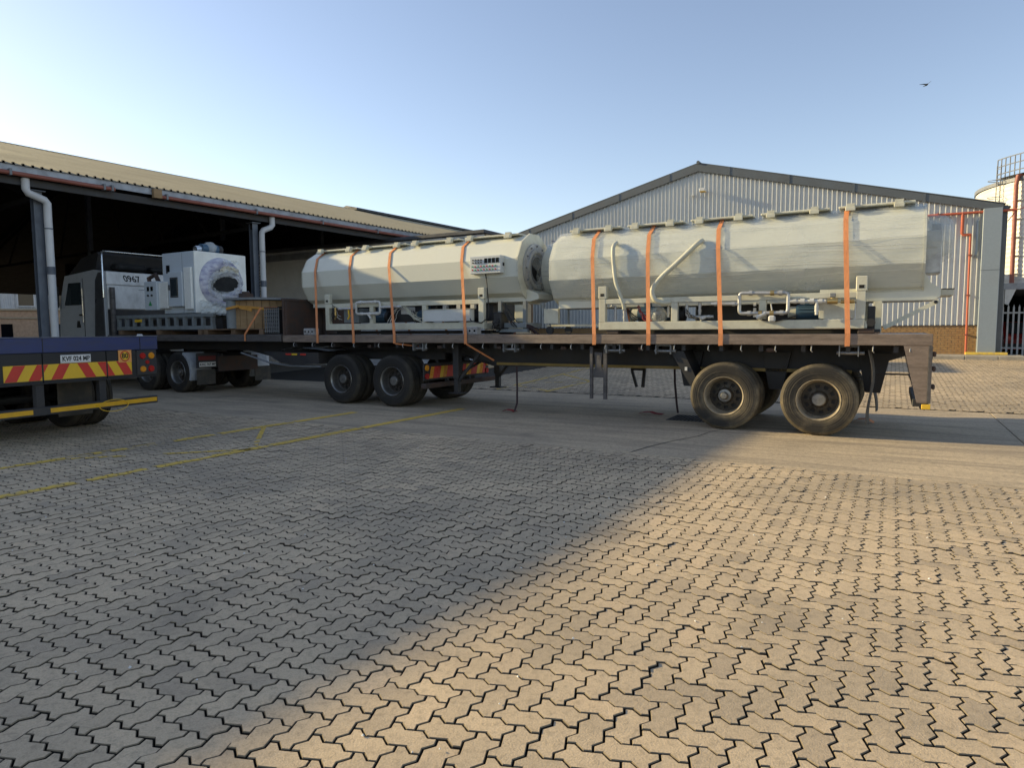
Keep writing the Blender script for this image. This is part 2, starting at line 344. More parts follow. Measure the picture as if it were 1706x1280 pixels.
mt['machine']=paint('pale_grey_blue_paint',(.52,.57,.61),.4,0,(.43,.48,.51),.4,1.5); mt['machine_white']=paint('white_machine_paint',(.80,.80,.75),.38,0,(.5,.5,.46),.4,2)
mt['bed_frame']=paint('grey_base_paint',(.20,.225,.235),.5,0,(.1,.1,.1),.5,4); mt['foil']=film_mat('wrinkled_wrap',.5,(5,5,5),.8)
mt['foil_purple']=paint('mottled_wrap',(.55,.55,.62),.25,0,(.10,.09,.24),.95,3.2,(1,1.2,2.4),.8,16)
mt['foil_edge']=paint('film_crease',(.74,.75,.73),.15,0,(.6,.6,.58),.4,9,spec=.8); mt['wood']=paint('pine_board',(.34,.22,.11),.8,0,(.22,.14,.07),.7,3,(.3,3,3)); mt['wood_dark']=paint('aged_pallet',(.20,.13,.08),.85,0,(.07,.05,.03),.6,4)
mt['block']=paint('scuffed_concrete_block',(.36,.35,.34),.85,0,(.12,.12,.12),.7,14,bump=.5)
mt['roof']=paint('tan_roof_sheet',(.38,.345,.265),.9,0,(.31,.28,.215),.5,.5,spec=.08); mt['roof_dark']=paint('dark_ridge_metal',(.07,.072,.078),.6)
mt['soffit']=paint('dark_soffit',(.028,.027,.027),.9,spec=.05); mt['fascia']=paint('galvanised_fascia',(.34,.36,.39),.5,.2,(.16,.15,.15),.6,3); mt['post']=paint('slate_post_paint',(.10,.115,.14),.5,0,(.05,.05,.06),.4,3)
mt['pipe_red']=paint('red_oxide_pipe',(.27,.085,.055),.55,0,(.18,.06,.04),.6,4); mt['downpipe']=paint('white_downpipe',(.58,.58,.58),.4,0,(.42,.40,.37),.4,2)
mt['clad']=paint('pale_grey_cladding',(.61,.615,.59),.42,.05,(.52,.525,.51),.4,.4,spec=.5); mt['barge']=paint('slate_flashing',(.115,.125,.13),.45,.1,(.07,.075,.08),.4,1)
mt['column']=paint('blue_grey_column',(.27,.315,.35),.5,0,(.26,.29,.31),.4,1); mt['brick']=paint('ochre_brick',(.42,.25,.10),.85,0,(.26,.14,.065),.8,7,fine=.4); mt['mortar']=paint('mortar',(.30,.25,.18),.95)
mt['brick_left']=paint('brown_brick',(.56,.37,.23),.9,0,(.36,.22,.13),.7,5); mt['orange_pipe']=paint('orange_fire_pipe',(.50,.11,.05),.5,0,(.3,.08,.04),.5,4)
mt['board']=paint('grey_lap_board',(.76,.76,.76),.75,0,(.60,.60,.60),.5,2); mt['beige']=paint('beige_plaster',(.44,.35,.23),.85,0,(.30,.23,.15),.5,1.5)
mt['silo']=paint('cream_silo_sheet',(.66,.635,.56),.5,.05,(.45,.42,.34),.4,.6); mt['grey']=paint('grey_steelwork',(.20,.21,.22),.55)
mt['yellow_kerb']=paint('chipped_yellow_paint',(.62,.42,.05),.7,0,(.25,.2,.12),.8,7); mt['fence']=paint('galvanised_palisade',(.36,.37,.38),.5,.4); mt['dark']=paint('unlit_black',(.006,.006,.007),.95,spec=.02)  # the near-black puts the shade of interiors and holes into the colour
mt['car_red']=paint('red_car_paint',(.22,.012,.012),.3); mt['glass']=glass_mat('window_glass'); mt['bird']=paint('bird_feather',(.05,.06,.075),.8); mt['white']=paint('white_trim',(.66,.66,.64),.5)
mt['grate']=paint('cast_iron',(.02,.02,.02),.6,.3)
# ---------------------------------------------------------------- setting: ground, paving, concrete lane
STRIP0, STRIP1, RISE = -2.55, 4.42, 0.029
def gh(y): return max(0.0,min(18.95,y)-4.42)*RISE
g=M(); xs=[-900,-60,-20,40,80,900]; ys=[-900,-40,4.42,18.95,60,1500]
g.sheet([[(x,y,gh(y)-.09) for x in xs] for y in ys])
single('ground',g,mt['ground'],T,(0,0,0),kind='structure')

UW, AMP, GAP = 0.1125, 0.0135, 0.0080
EDGE=[(0,0),(.30,AMP),(.68,-AMP)]
def unit_outline(horiz):
    """outline of a zig-zag paver, one unit wide and two long, lower-left cell corner at 0"""
    w,h=(2,1) if horiz else (1,2); P=[]
    for i in range(w):
        for t,a in EDGE: P.append(((i+t)*UW,a))
    for j in range(h):
        for t,a in EDGE: P.append((w*UW-a,(j+t)*UW))
    for i in range(w,0,-1):
        P.append((i*UW,h*UW))
        for t,a in EDGE[:0:-1]: P.append(((i-1+t)*UW,h*UW+a))
    for j in range(h,0,-1):
        P.append((0,j*UW))
        for t,a in EDGE[:0:-1]: P.append((-a,(j-1+t)*UW))
    return np.array(P)
def inset(P,d):
    n=len(P); out=np.zeros_like(P)
    for i in range(n):
        a=P[i]-P[i-1]; b=P[(i+1)%n]-P[i]; a/=np.linalg.norm(a); b/=np.linalg.norm(b)
        na=np.array((-a[1],a[0])); nb=np.array((-b[1],b[0])); m=na+nb; m/=max(.4,m@m/2)*2
        out[i]=P[i]+m*d
    return out
SHAPE={}
for hz in (True,False):
    P=unit_outline(hz); SHAPE[hz]=(inset(P,GAP),inset(P,GAP+.0050),P.mean(axis=0))
def paver_cells(x0,x1,y0,y1):
    out=[]
    for i in range(int(x0/UW)-2,int(x1/UW)+2):
        for j in range(int(y0/UW)-2,int(y1/UW)+2):
            k=(i-j)%4
            if k==0: hz=True; ex,ey=2,1
            elif k==3: hz=False; ex,ey=1,2
            else: continue
            if i*UW<x0 or (i+ex)*UW>x1 or j*UW<y0 or (j+ey)*UW>y1: continue
            out.append((i*UW,j*UW,hz))
    return out
def paver_solid(name,cells,mat,sides,tones):
    n=18; V=[]; L=[]; S=[]; tn=[]; MI=[]; rings=3 if sides else 2
    for hz in (True,False):
        sel=[(c,t) for c,t in zip(cells,tones) if c[2]==hz]
        if not sel: continue
        o,ins,ctr=SHAPE[hz]; off=np.array([(c[0],c[1]) for c,_ in sel]); N=len(off)
        dz=rng.normal(0,.0020,N); tx=rng.normal(0,.009,N); ty=rng.normal(0,.009,N)
        def lay(P,z):
            a=np.empty((N,n,3)); a[:,:,0]=off[:,0,None]+P[None,:,0]; a[:,:,1]=off[:,1,None]+P[None,:,1]
            base=np.array([gh(y) for y in (off[:,1]+ctr[1])])+0
            a[:,:,2]=base[:,None]+z+dz[:,None]+tx[:,None]*(P[None,:,0]-ctr[0])+(ty[:,None]+np.where(off[:,1]>4.4,RISE,0)[:,None])*(P[None,:,1]-ctr[1])
            return a
        lays=[lay(ins,0.0),lay(o,-.0045)]+([lay(o,-.036)] if sides else [])
        A=np.concatenate(lays,axis=1); v0=sum(len(x) for x in V); V.append(A.reshape(-1,3)); b=v0+np.arange(N)*(n*rings)
        top=b[:,None]+np.arange(n)[None,:]; L.append(('n',top.reshape(-1))); S.append(np.full(N,n)); MI.append(np.zeros(N,int))
        i=np.arange(n); i2=(i+1)%n
        for r in range(rings-1):
            q=np.stack([b[:,None]+r*n+i,b[:,None]+(r+1)*n+i,b[:,None]+(r+1)*n+i2,b[:,None]+r*n+i2],axis=2)
            L.append(('q',q.reshape(-1))); S.append(np.full(N*n,4)); MI.append(np.full(N*n,1 if r==1 else 2))
        tn.append(np.repeat(np.array([t for _,t in sel]),n*rings))
    me=npmesh(name,np.concatenate(V),np.concatenate([x[1] for x in L]),np.concatenate(S),[mat,mt['bed'],mt['edge']],np.concatenate(tn),np.concatenate(MI)); return me
def in_view(fr,x,y,z):
    d=fr.w(x,y,z)-EYE; dep=d.dot(_F)
    if dep<.3: return None
    u=853+FPX*d.dot(_R2)/dep; v=640-FPX*d.dot(_U2)/dep
    return (u,v,dep) if -20<u<1726 and v<1300 else None
def link_at(o,fr): o.location=fr.o; o.rotation_euler=(0,0,fr.a); COL.objects.link(o)

bed=M().box(-6,20,-13.6,STRIP0-.02,-.075,-.032)
yard=single('paved_yard',bed,mt['bed'],T,(0,0,0),kind='structure')
cells=paver_cells(-4.0,18.5,-13.2,STRIP0-.03)
seen=[]
for i,c in enumerate(cells):
    s=in_view(T,c[0]+.1,c[1]+.1,0)
    if s: seen.append((s[2],i))
seen.sort(); pick=set(i for _,i in seen[:300])
me_h={}
for hz in (True,False):
    me_h[hz]=[]
    for k in range(4):
        m=paver_solid('paver',[(0,0,hz)],mt['paver_piece'],True,[.5]); me_h[hz].append(m)
for i in sorted(pick):
    c=cells[i]; o=bpy.data.objects.new('paver',me_h[c[2]][random.randrange(4)]); COL.objects.link(o); o.parent=yard; o.location=(c[0],c[1],rng.normal(0,.001))
rest=[c for i,c in enumerate(cells) if i not in pick]
o=bpy.data.objects.new('pavers',paver_solid('pavers',rest,mt['paver'],True,rng.random(len(rest)))); COL.objects.link(o); o.parent=yard; o['kind']='stuff'
# paving that climbs to the warehouse beyond the concrete lane
fb=M().sheet([[(x,y,gh(y)-.02) for x in (-8,26)] for y in (STRIP1-.01,18.95)])
far_yard=single('far_paved_yard',fb,mt['bed'],T,(0,0,0),kind='structure')
cells_f=paver_cells(1.0,24.0,STRIP1+.03,18.9)
o=bpy.data.objects.new('pavers',paver_solid('pavers',cells_f,mt['paver'],False,rng.random(len(cells_f)))); COL.objects.link(o); o.parent=far_yard; o['kind']='stuff'

# concrete lane under the truck: slabs with open joints
lane=single('concrete_lane',M().box(-30,40,STRIP0-.33,STRIP1+.3,-.058,-.012),mt['bed'],T,(0,0,0),kind='structure')
def slab(x0,x1,y0,y1,z=0.0):
    me=M().box(x0+.006,x1-.006,y0,y1,-.06,z,.006).mesh('slab',mt['concrete']); o=bpy.data.objects.new('slab',me); COL.objects.link(o); o.parent=lane
jx=[-28,-14,-7.5,-.6,6.72,13.9,21,28,38]
for a,b in zip(jx[:-1],jx[1:]):
    slab(a,b,STRIP0+.004,.96,-.0005*random.random()); slab(a,b,.972,STRIP1-.004,-.001)
e=M().box(-30,40,STRIP0-.26,STRIP0-.004,-.05,-.0065); o=bpy.data.objects.new('edge_fill',e.mesh('edge_fill',mt['concrete'])); COL.objects.link(o); o.parent=lane
# wandering crack across the slab beside the wheels
cr=M(); pts=[(9.35,-2.5),(9.48,-2.0),(9.62,-1.4),(9.78,-.8),(9.9,-.3),(10.02,.15),(10.1,.6),(10.05,.95)]
rows=[[],[]]
for x,y in pts:
    j=random.uniform(-.04,.04); w=random.uniform(.004,.011); rows[0].append((x+j-w,y,.003)); rows[1].append((x+j+w,y,.003))
cr.sheet(rows); o=bpy.data.objects.new('crack',cr.mesh('crack',mt['grate'])); COL.objects.link(o); o.parent=lane

# worn yellow parking lines
def clip(poly,a,b):
    out=[]; n=len(poly); s=lambda p:(b[0]-a[0])*(p[1]-a[1])-(b[1]-a[1])*(p[0]-a[0])
    for i in range(n):
        p,q=poly[i-1],poly[i]; sp,sq=s(p),s(q)
        if (sp>=0)!=(sq>=0): t=sp/(sp-sq); out.append((p[0]+(q[0]-p[0])*t,p[1]+(q[1]-p[1])*t))
        if sq>=0: out.append(tuple(q))
    return out
def line_quad(p,q,w):
    d=np.array(q,float)-np.array(p,float); d/=np.linalg.norm(d); nrm=np.array((-d[1],d[0]))*w/2
    p=np.array(p); q=np.array(q); return [p-nrm,q-nrm,q+nrm,p+nrm]
def paint_line(p,q,w,keep):
    m=M(); Q=line_quad(p,q,w); lo=np.min(Q,axis=0)-.3; hi=np.max(Q,axis=0)+.3
    allc=cells if p[1]<STRIP0 or q[1]<STRIP0 else []
    for src in (cells,cells_f):
        for c in src:
            if not(lo[0]<c[0]<hi[0] and lo[1]<c[1]<hi[1]): continue
            poly=[tuple(x+np.array(c[:2])) for x in SHAPE[c[2]][1]]
            for i in range(4):
                poly=clip(poly,Q[i],Q[(i+1)%4])
                if len(poly)<3: break
            if len(poly)<3 or random.random()>keep(c[0],c[1]): continue
            z=gh(c[1])+.0055; n=len(poly); m.add([(x,y,gh(y)+.0055) for x,y in poly],[tuple(range(n))])
    y0,y1=sorted((p[1],q[1]))
    if y1>STRIP0 and y0<STRIP1:          # the stretch that crosses the concrete
        a=max(y0,STRIP0+.02); b=min(y1,STRIP1-.02); f=lambda y:p[0]+(q[0]-p[0])*(y-p[1])/(q[1]-p[1])
        m.add([(f(a)-w/2,a,.004),(f(a)+w/2,a,.004),(f(b)+w/2,b,.004),(f(b)-w/2,b,.004)],[(0,1,2,3)])
    if m.v: single('yellow_line',m,mt['line'],T,(0,0,0),kind='structure')
paint_line((4.80,-8.8),(4.72,.45),.17,lambda x,y:.68 if y<-5.2 else .95)
paint_line((3.22,-7.6),(3.15,-1.0),.17,lambda x,y:.68 if y<-4.6 else .92)
paint_line((4.78,-4.7),(3.12,-3.15),.07,lambda x,y:.72)
paint_line((4.78,-4.75),(3.3,-6.3),.09,lambda x,y:.5)
paint_line((3.05,4.5),(2.75,11.5),.11,lambda x,y:.9)
paint_line((4.55,4.5),(4.62,7.4),.11,lambda x,y:.9)
paint_line((4.6,7.3),(2.9,9.0),.10,lambda x,y:.85); paint_line((3.0,6.2),(4.55,7.2),.07,lambda x,y:.6); paint_line((3.0,5.6),(4.5,4.7),.09,lambda x,y:.7)

# drain grate let into the lane
dg=Thing('drain_grate','black slotted iron drain grate set in the concrete by the trailer wheels','drain',T,(9.2,1.1,0))
dg.part('frame',M().box(8.86,8.89,.72,1.5,-.02,.008).box(9.51,9.54,.72,1.5,-.02,.008).box(8.89,9.51,.72,.75,-.02,.008).box(8.89,9.51,1.47,1.5,-.02,.008),mt['grate'])
dg.part('pit',M().box(8.89,9.51,.75,1.47,-.001,.003),mt['dark'])
for k in range(9): dg.part('slat',M().box(8.92+k*.066,8.95+k*.066,.75,1.47,-.01,.007),mt['grate'])
# pavement and kerb in front of the warehouse (warehouse axes)
pv=M().box(-26,.8,-1.25,.4,.1,.565,.02); pav=single('pavement',pv,mt['kerb'],W,(0,0,0),kind='structure')
k0=-26
while k0<.7:
    me=M().box(k0+.004,k0+.996,-1.40,-1.255,.15,.555,.02).mesh('kerb_stone',mt['kerb']); o=bpy.data.objects.new('kerb_stone',me); COL.objects.link(o); o.parent=pav; k0+=1.0
single('road_behind_gate',M().box(.85,14,-1.2,30,.2,.43),mt['concrete'],W,(0,0,0),kind='structure')

# loose grit and chips scattered over the paving
gm=M(); rr=random.Random(3)
for k in range(260):
    x=rr.uniform(2,17); y=rr.uniform(-11,-2.7); r=rr.uniform(.004,.011); z=.004; a=rr.uniform(0,6.28)
    gm.add([(x+r*math.cos(a+t)*rr.uniform(.6,1.1),y+r*math.sin(a+t)*rr.uniform(.6,1.1),z) for t in (0,1.57,3.14,4.71)]+[(x,y,z+r*.9)],[(0,1,4),(1,2,4),(2,3,4),(3,0,4)])
single('grit',gm,mt['plate'],T,(0,0,0),'pale grit and stone chips scattered over the paving','grit',kind='stuff')
# ---------------------------------------------------------------- warehouse with a ribbed gable
wh=Thing('warehouse','pale grey ribbed metal warehouse with a wide gable and low brick base','building',W,(-11.2,0,.5))
GX0,GX1,GXA,GE,GA,PL=-22.4,0.0,-11.2,6.05,8.98,1.71
def gz(x): return GE+(GA-GE)*(1-abs(x-GXA)/(GX1-GXA))
def ribbed(x0,x1,z0,ztop,pitch,y,dep=.055):
    m=M(); prof=[]; x=x0
    while x<x1-1e-6:
        for dx,dy in ((0,0),(pitch*.60,0),(pitch*.74,-dep),(pitch*.90,-dep)):
            if x+dx<x1: prof.append((x+dx,y+dy))
        x+=pitch
    prof.append((x1,y))
    lo=[(px,py,z0) for px,py in prof]; hi=[(px,py,ztop(px)) for px,py in prof]
    return m.sheet([lo,hi])
lap=4.15
wh.part('cladding',ribbed(GX0,GX1,PL-.03,lambda x:min(lap+.02,gz(x)),.18,-.008),mt['clad'])
wh.part('cladding',ribbed(GX0,GX1,lap,lambda x:gz(x)-.05,.18,-.014),mt['clad'])
wh.part('wall',M().prism([(GX0,.5),(GX1,.5),(GX1,GE-.1),(GXA,GA-.1),(GX0,GE-.1)],'y',.05,.22),mt['mortar'])
# brick base: every brick has its own edges
bk=M(); nb=0
for r in range(13):
    z=.565+r*.0875; x=GX0-(.11 if r%2 else 0)
    while x<GX1-.56:
        jx_=random.uniform(-.003,.003)
        if x>-14 or r>6: bk.box(x+.006,x+.222,-.004+jx_,.03,z+.006,z+.08)
        x+=.23
wh.part('bricks',bk,mt['brick'],kind='stuff'); wh.part('mortar_bed',M().box(GX0,GX1-.56,.008,.05,.55,PL),mt['mortar'])
wh.part('drip_flashing',M().box(GX0,GX1-.55,-.03,.01,PL-.045,PL-.012),mt['barge'])
for sgn,xe in ((-1,GX0),(1,GX1)):
    d=.34; xa=GXA; P=[(xa,GA+.06),(xe+sgn*.05,GE+.08),(xe+sgn*.05,GE+.08-.27),(xa,GA+.06-d)]
    bg_=wh.part('barge_board',M().prism(P,'y',-.16,-.10),mt['barge']); wh.part('barge_return',M().prism([(xa,GA+.10),(xe+sgn*.12,GE+.12),(xe+sgn*.12,GE+.085),(xa,GA+.065)],'y',-.16,.3),mt['barge'],sub=bg_)
    for f in (.12,.34,.56,.78):
        x=xa+(xe-xa)*f; z=GA+.06+(GE-GA)*f
        wh.part('joint_cover',M().prism([(x-.05,z+.03),(x+.05,z+.03-sgn*0),(x+.05,z-.33),(x-.05,z-.33)],'y',-.18,-.155),mt['barge'],sub=bg_)
wh.part('ridge_cap',M().cyl((GXA,-.22,GA+.1),(GXA,1.2,GA+.1),.075,10),mt['barge'])
wh.part('roof',M().prism([(GX0-.3,GE-.02),(GXA,GA+.05),(GX1+.3,GE-.02),(GX1+.3,GE+.03),(GXA,GA+.10),(GX0-.3,GE+.03)],'y',.06,28),mt['barge'])
wh.part('side_wall',M().box(GX1-.05,GX1-.005,.23,28,.5,GE-.05),mt['clad']); wh.part('side_wall',M().box(GX0+.005,GX0+.05,.23,28,.5,GE-.05),mt['clad'])
wh.part('corner_column',M().box(-.56,.02,-.34,.02,.56,6.0,.012),mt['column']); wh.part('column_joint',M().box(-.565,.025,-.345,-.33,3.72,3.735),mt['barge'])
wh.part('corner_post',M().box(.03,.2,-.1,.12,.5,GE+.05,.01),mt['barge'])
wh.part('downpipe',M().tube([(-.7,-.1,5.6),(-.7,-.12,4.5),(-.72,-.16,4.35),(-.72,-.06,4.25)],.05,10),mt['column'],smooth=50)
# orange pipe that runs along the eave and drops to the ground
pp=M().tube([(-4.6,-.2,5.93),(.45,-.2,5.89)],.05,10).tube([(-1.19,-.2,5.92),(-1.19,-.2,5.16),(-1.16,-.2,5.1),(-.9,-.2,5.08)],.055,10).tube([(-.92,-.2,5.1),(-.89,-.2,.56)],.04,10)
op=wh.part('fire_pipe',pp,mt['orange_pipe'],smooth=50)
for z in (1.3,2.8,4.3): wh.part('pipe_clip',M().box(-.96,-.84,-.26,-.01,z,z+.04),mt['pipe_red'],sub=op)
for x in (-3.4,-2.0,-.2): wh.part('pipe_clip',M().box(x,x+.04,-.27,-.01,5.83,5.99),mt['pipe_red'],sub=op)
wh.part('pipe_bracket',M().bar((.45,-.2,5.89),(.2,-.2,5.5),.03,.03).bar((.45,-.2,5.89),(.75,-.2,5.97),.04,.04),mt['pipe_red'])
fl=wh.part('floodlight',M().box(-11.05,-10.78,-.55,-.25,7.72,7.86,.02),mt['white']); wh.part('lamp_lens',M().box(-11.03,-10.8,-.545,-.27,7.700,7.718),mt['tape_yellow'],sub=fl); wh.part('lamp_arm',M().tube([(-10.9,-.26,7.8),(-10.9,-.02,7.8)],.025,8),mt['grey'],sub=fl)
wh.part('small_lamp',M().box(-11.5,-11.4,-.16,-.02,7.62,7.7),mt['white'])
wh.part('wall_vent',M().box(-2.15,-1.85,-.08,-.03,5.35,5.6),mt['dark'])
ky=single('yellow_kerb_guard',M().prism([(-.62,.44),(-.2,.44),(-.2,.6),(-.25,.66),(-.55,.66),(-.62,.6)],'x',-.92,.36),mt['yellow_kerb'],W,(-.3,-.4,.44),'chipped yellow kerb guard at the foot of the grey corner column','kerb guard')

# palisade gate, lean-to and the red car behind it
fn=Thing('palisade_gate','grey steel palisade gate beside the warehouse corner column','gate',W,(2.0,1,.43))
for k in range(22):
    x=.33+k*.17; fn.part('pale',M().prism([(x-.03,.5),(x+.03,.5),(x+.03,2.36),(x,2.47),(x-.03,2.36)],'y',.985,1.0),mt['fence'])
fn.part('rail',M().box(.25,4.1,1.003,1.05,2.12,2.18),mt['fence']); fn.part('rail',M().box(.25,4.1,1.003,1.05,.76,.82),mt['fence'])
lt=Thing('lean_to','low flat lean-to roof over the dark store behind the gate','shelter',W,(4,4,.43))
lt.part('roof',M().box(.25,9,1.15,9,3.08,3.2),mt['fascia']); lt.part('fascia',M().box(.24,9,1.09,1.145,3.05,3.29),mt['fascia'])
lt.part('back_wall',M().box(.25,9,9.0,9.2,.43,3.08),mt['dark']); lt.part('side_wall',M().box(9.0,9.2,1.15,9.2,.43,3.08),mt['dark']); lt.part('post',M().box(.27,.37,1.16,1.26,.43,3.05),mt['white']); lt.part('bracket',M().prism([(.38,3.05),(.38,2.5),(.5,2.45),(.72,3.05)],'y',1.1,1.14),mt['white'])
cr_=Thing('parked_car','dark red car parked behind the palisade gate','car',W,(1.6,4.6,.43))
cr_.part('body',M().prism([(3.9,.65),(8.0,.65),(8.05,1.1),(7.6,1.25),(6.8,1.8),(4.7,1.82),(4.1,1.3),(3.85,1.1)],'x',.75,2.4),mt['car_red'])
cr_.part('rear_window',M().prism([(4.14,1.3),(4.68,1.77),(4.60,1.80),(4.06,1.33)],'x',.85,2.3),mt['glass'])
for x in (.8,2.15): cr_.part('tail_light',M().box(x,x+.2,3.83,3.92,1.05,1.22),mt['lens_red'])
for x in (.78,2.2):
    for y in (4.6,7.2): cr_.part('wheel',M().cyl((x,y,.74),(x+.18,y,.74),.31,16),mt['tread_clean'])
cr_.part('bumper',M().box(.76,2.39,3.78,3.9,.72,.9),mt['black'])

# ---------------------------------------------------------------- silo with railing and ladder
SC=WORLD.o+Vector((39.8,46.0,0)); S_=Frame((SC.x,SC.y),0)
si=Thing('silo','cream corrugated silo with a caged ladder and roof railing','silo',S_,(0,0,0))
SR=6.6; zt=11.3; m=M(); rows=[]; nseg=96; z=.2
while z<zt:
    for dz,dr in ((0,0),(.09,.03),(.18,0)): rows.append([(SR*math.cos(2*math.pi*i/nseg)*(1+dr/SR),SR*math.sin(2*math.pi*i/nseg)*(1+dr/SR),z+dz) for i in range(nseg+1)])
    z+=.3
m.sheet(rows); si.part('wall',m,mt['silo'],smooth=40)
si.part('roof',M().add([(SR*1.01*math.cos(2*math.pi*i/48),SR*1.01*math.sin(2*math.pi*i/48),zt+.1) for i in range(48)]+[(0,0,zt+.6)],[(i,(i+1)%48,48) for i in range(48)]),mt['silo'],smooth=30)
si.part('roof_rim',M().lathe([(SR*1.012,0),(SR*1.02,0)],(0,0,0),4) if 0 else M().sheet([[(SR*1.015*math.cos(2*math.pi*i/nseg),SR*1.015*math.sin(2*math.pi*i/nseg),zz) for i in range(nseg+1)] for zz in (zt-.1,zt+.14)]),mt['grey'])
def sp(a,r,z): return (r*math.cos(a),r*math.sin(a),z)
la=R(183); ld=si.part('ladder',M().tube([sp(la-.025,SR+.2,.5),sp(la-.025,SR+.2,zt+1.2)],.03,6).tube([sp(la+.025,SR+.2,.5),sp(la+.025,SR+.2,zt+1.2)],.03,6),mt['grey'])
for k in range(36): si.part('rung',M().bar(sp(la-.025,SR+.2,.7+k*.33),sp(la+.025,SR+.2,.7+k*.33),.03,.03),mt['grey'],sub=ld)
for k in range(9):
    z=2.5+k*1.12; pts=[sp(la-.045,SR+.15,z)]+[(sp(la,SR+.15,z)[0]+.42*math.cos(la+t)*1.7,sp(la,SR+.15,z)[1]+.42*math.sin(la+t),z) for t in (-1.1,-.5,0,.5,1.1)]+[sp(la+.045,SR+.15,z)]
    si.part('cage_hoop',M().tube(pts,.022,5),mt['grey'],sub=ld)
rl=M()
for a in np.linspace(R(177),R(203),9): rl.tube([sp(a,SR-.2,zt+.1),sp(a,SR-.2,zt+1.7)],.035,6)
for zz in (.7,1.2,1.7): rl.tube([sp(a,SR-.2,zt+zz) for a in np.linspace(R(177),R(203),14)],.035,6)
si.part('railing',rl,mt['grey'])
si.part('platform',M().sheet([[sp(a,r,zt+.35) for a in np.linspace(R(177),R(203),10)] for r in (SR-1.2,SR+.1)]),mt['grey'])
si.part('headhouse',M().box(-5.2,-3.6,-3.4,-1.8,zt+.2,zt+1.5),mt['white'])
ra=R(195.5); si.part('red_pipe',M().tube([sp(ra,SR-.6,zt+.25),sp(ra,SR+.25,zt+.15),sp(ra,SR+.35,zt-.4),sp(ra+.01,SR+.35,.4)],.13,10),mt['pipe_red'],smooth=50)
for k in range(8): si.part('pipe_bracket',M().bar(sp(ra-.06,SR+.1,1.5+k*1.2),sp(ra+.06,SR+.2,1.5+k*1.2),.05,.05),mt['grey'])

# ---------------------------------------------------------------- open shed with the tan roof
sh=Thing('open_shed','open-sided loading shed with tan ribbed roof and dark interior','shed',K,(2,0,0))
KX0,KX1,RB,RZ0,RZ1=-60,33,12.0,5.75,9.03  # shed carried on unseen to the left to cut stray sunlit bounce
def z_bend(x): t=min(1,max(0,(-1.5-x)/6)); return .115*t*t*(3-2*t)  # unseen near run of roof raised, shaped to push its ground shadow outward
def rz(y): return RZ0+(RZ1-RZ0)*y/RB
m=M(); prof=[]; x=KX0
while x<KX1:
    prof+=[(x,0),(x+.135,0),(x+.15,.042),(x+.19,.042)]; x+=.205
prof.append((KX1,0))
m.sheet([[(px,y,rz(y)+dz*1.3+z_bend(px)) for px,dz in prof] for y in (-.12,RB)]); sh.part('roof_sheet',m,mt['roof'])
m=M(); m.sheet([[(px,y,2*rz(RB)-rz(y)) for px in (KX0,KX1)] for y in (RB,2*RB+6)]); sh.part('roof_sheet',m,mt['roof'],label='far slope of the tan roof')
sh.part('roof_lining',M().sheet([[(px,y,z-.06+z_bend(px)) for px in (KX0,-7.5,-6,-4.5,-3,-1.5,KX1)] for y,z in ((-.05,rz(-.05)),(RB,RZ1),(2*RB+6,2*RZ1-rz(2*RB+6)))]),mt['soffit'])
rd=sh.part('ridge_cap',M().prism([(RB-.35,RZ1-.04),(RB,RZ1+.07),(RB+.35,RZ1-.04)],'x',KX0,KX1),mt['roof'])
sh.part('ridge_vent',M().prism([(RB-.9,RZ1-.12),(RB-.9,RZ1+.0),(RB,RZ1+.2),(RB+.9,RZ1+.0),(RB+.9,RZ1-.12)],'x',21.6,KX1),mt['roof_dark'],label='dark raised ridge vent')
rc=M(); x=KX0
while x<KX1-.3:
    if x>-2: rc.box(x+.138,x+.205,-.10,-.085,5.715,5.768)
    x+=.205
sh.part('rib_end_shade',rc,mt['dark'],kind='stuff')  # dark blocks added for the shade inside the open rib ends
# eave: fascia channel, red gutter pipe, tie beam
sh.part('fascia',M().box(-1.4,KX1,-.075,-.045,5.535,5.715),mt['fascia'])
for a,b in ((-1.4,2.55),(3.75,KX1)):
    gp=sh.part('red_pipe',M().tube([(a,-.13,5.50),(b,-.13,5.50)],.055,10),mt['pipe_red'],smooth=50)
for x in (.12,2.25,2.45,3.95,6.9,9.6,12.3,14.6): sh.part('pipe_hanger',M().box(x,x+.05,-.195,-.04,5.44,5.60),mt['grey'])
sh.part('eave_beam',M().box(KX0,KX1,.05,.13,5.27,5.46),mt['chassis'])
sh.part('fascia_box',M().box(3.58,3.82,-.2,-.08,5.44,5.70,.01),mt['wood'])
xs_=[.82+6.27*k for k in range(-5,5)]
for k,x in enumerate(xs_):
    p=M().box(x-.1,x+.1,.2,.215,0,5.22).box(x-.1,x+.1,.385,.4,0,5.22).box(x-.006,x+.006,.215,.385,0,5.22)
    po=sh.part('post',p,mt['post']); sh.part('cap_plate',M().box(x-.16,x+.16,.12,.48,5.2,5.222),mt['post'],sub=po)
    if x>12: continue
    ex=-.32 if k!=6 else .52; e2=ex+(.05 if ex<0 else -.05)
    dp=sh.part('downpipe',M().tube([(x+ex,.0,5.44),(x+ex,.0,5.18),(x+e2,.02,5.10),(x+(.10 if ex<0 else .21),.06,4.98),(x+.16,.07,4.9),(x+.16,.08,4.75),(x+.16,.08,.05)],.092,16),mt['downpipe'],smooth=50)
    sh.part('pipe_collar',M().cyl((x+.16,.08,4.25),(x+.16,.08,4.28),.099,16),mt['post'],sub=dp); sh.part('pipe_collar',M().cyl((x+.16,.08,3.1),(x+.16,.08,3.3),.099,16),mt['fascia'] if 0 else mt['post'],sub=dp)
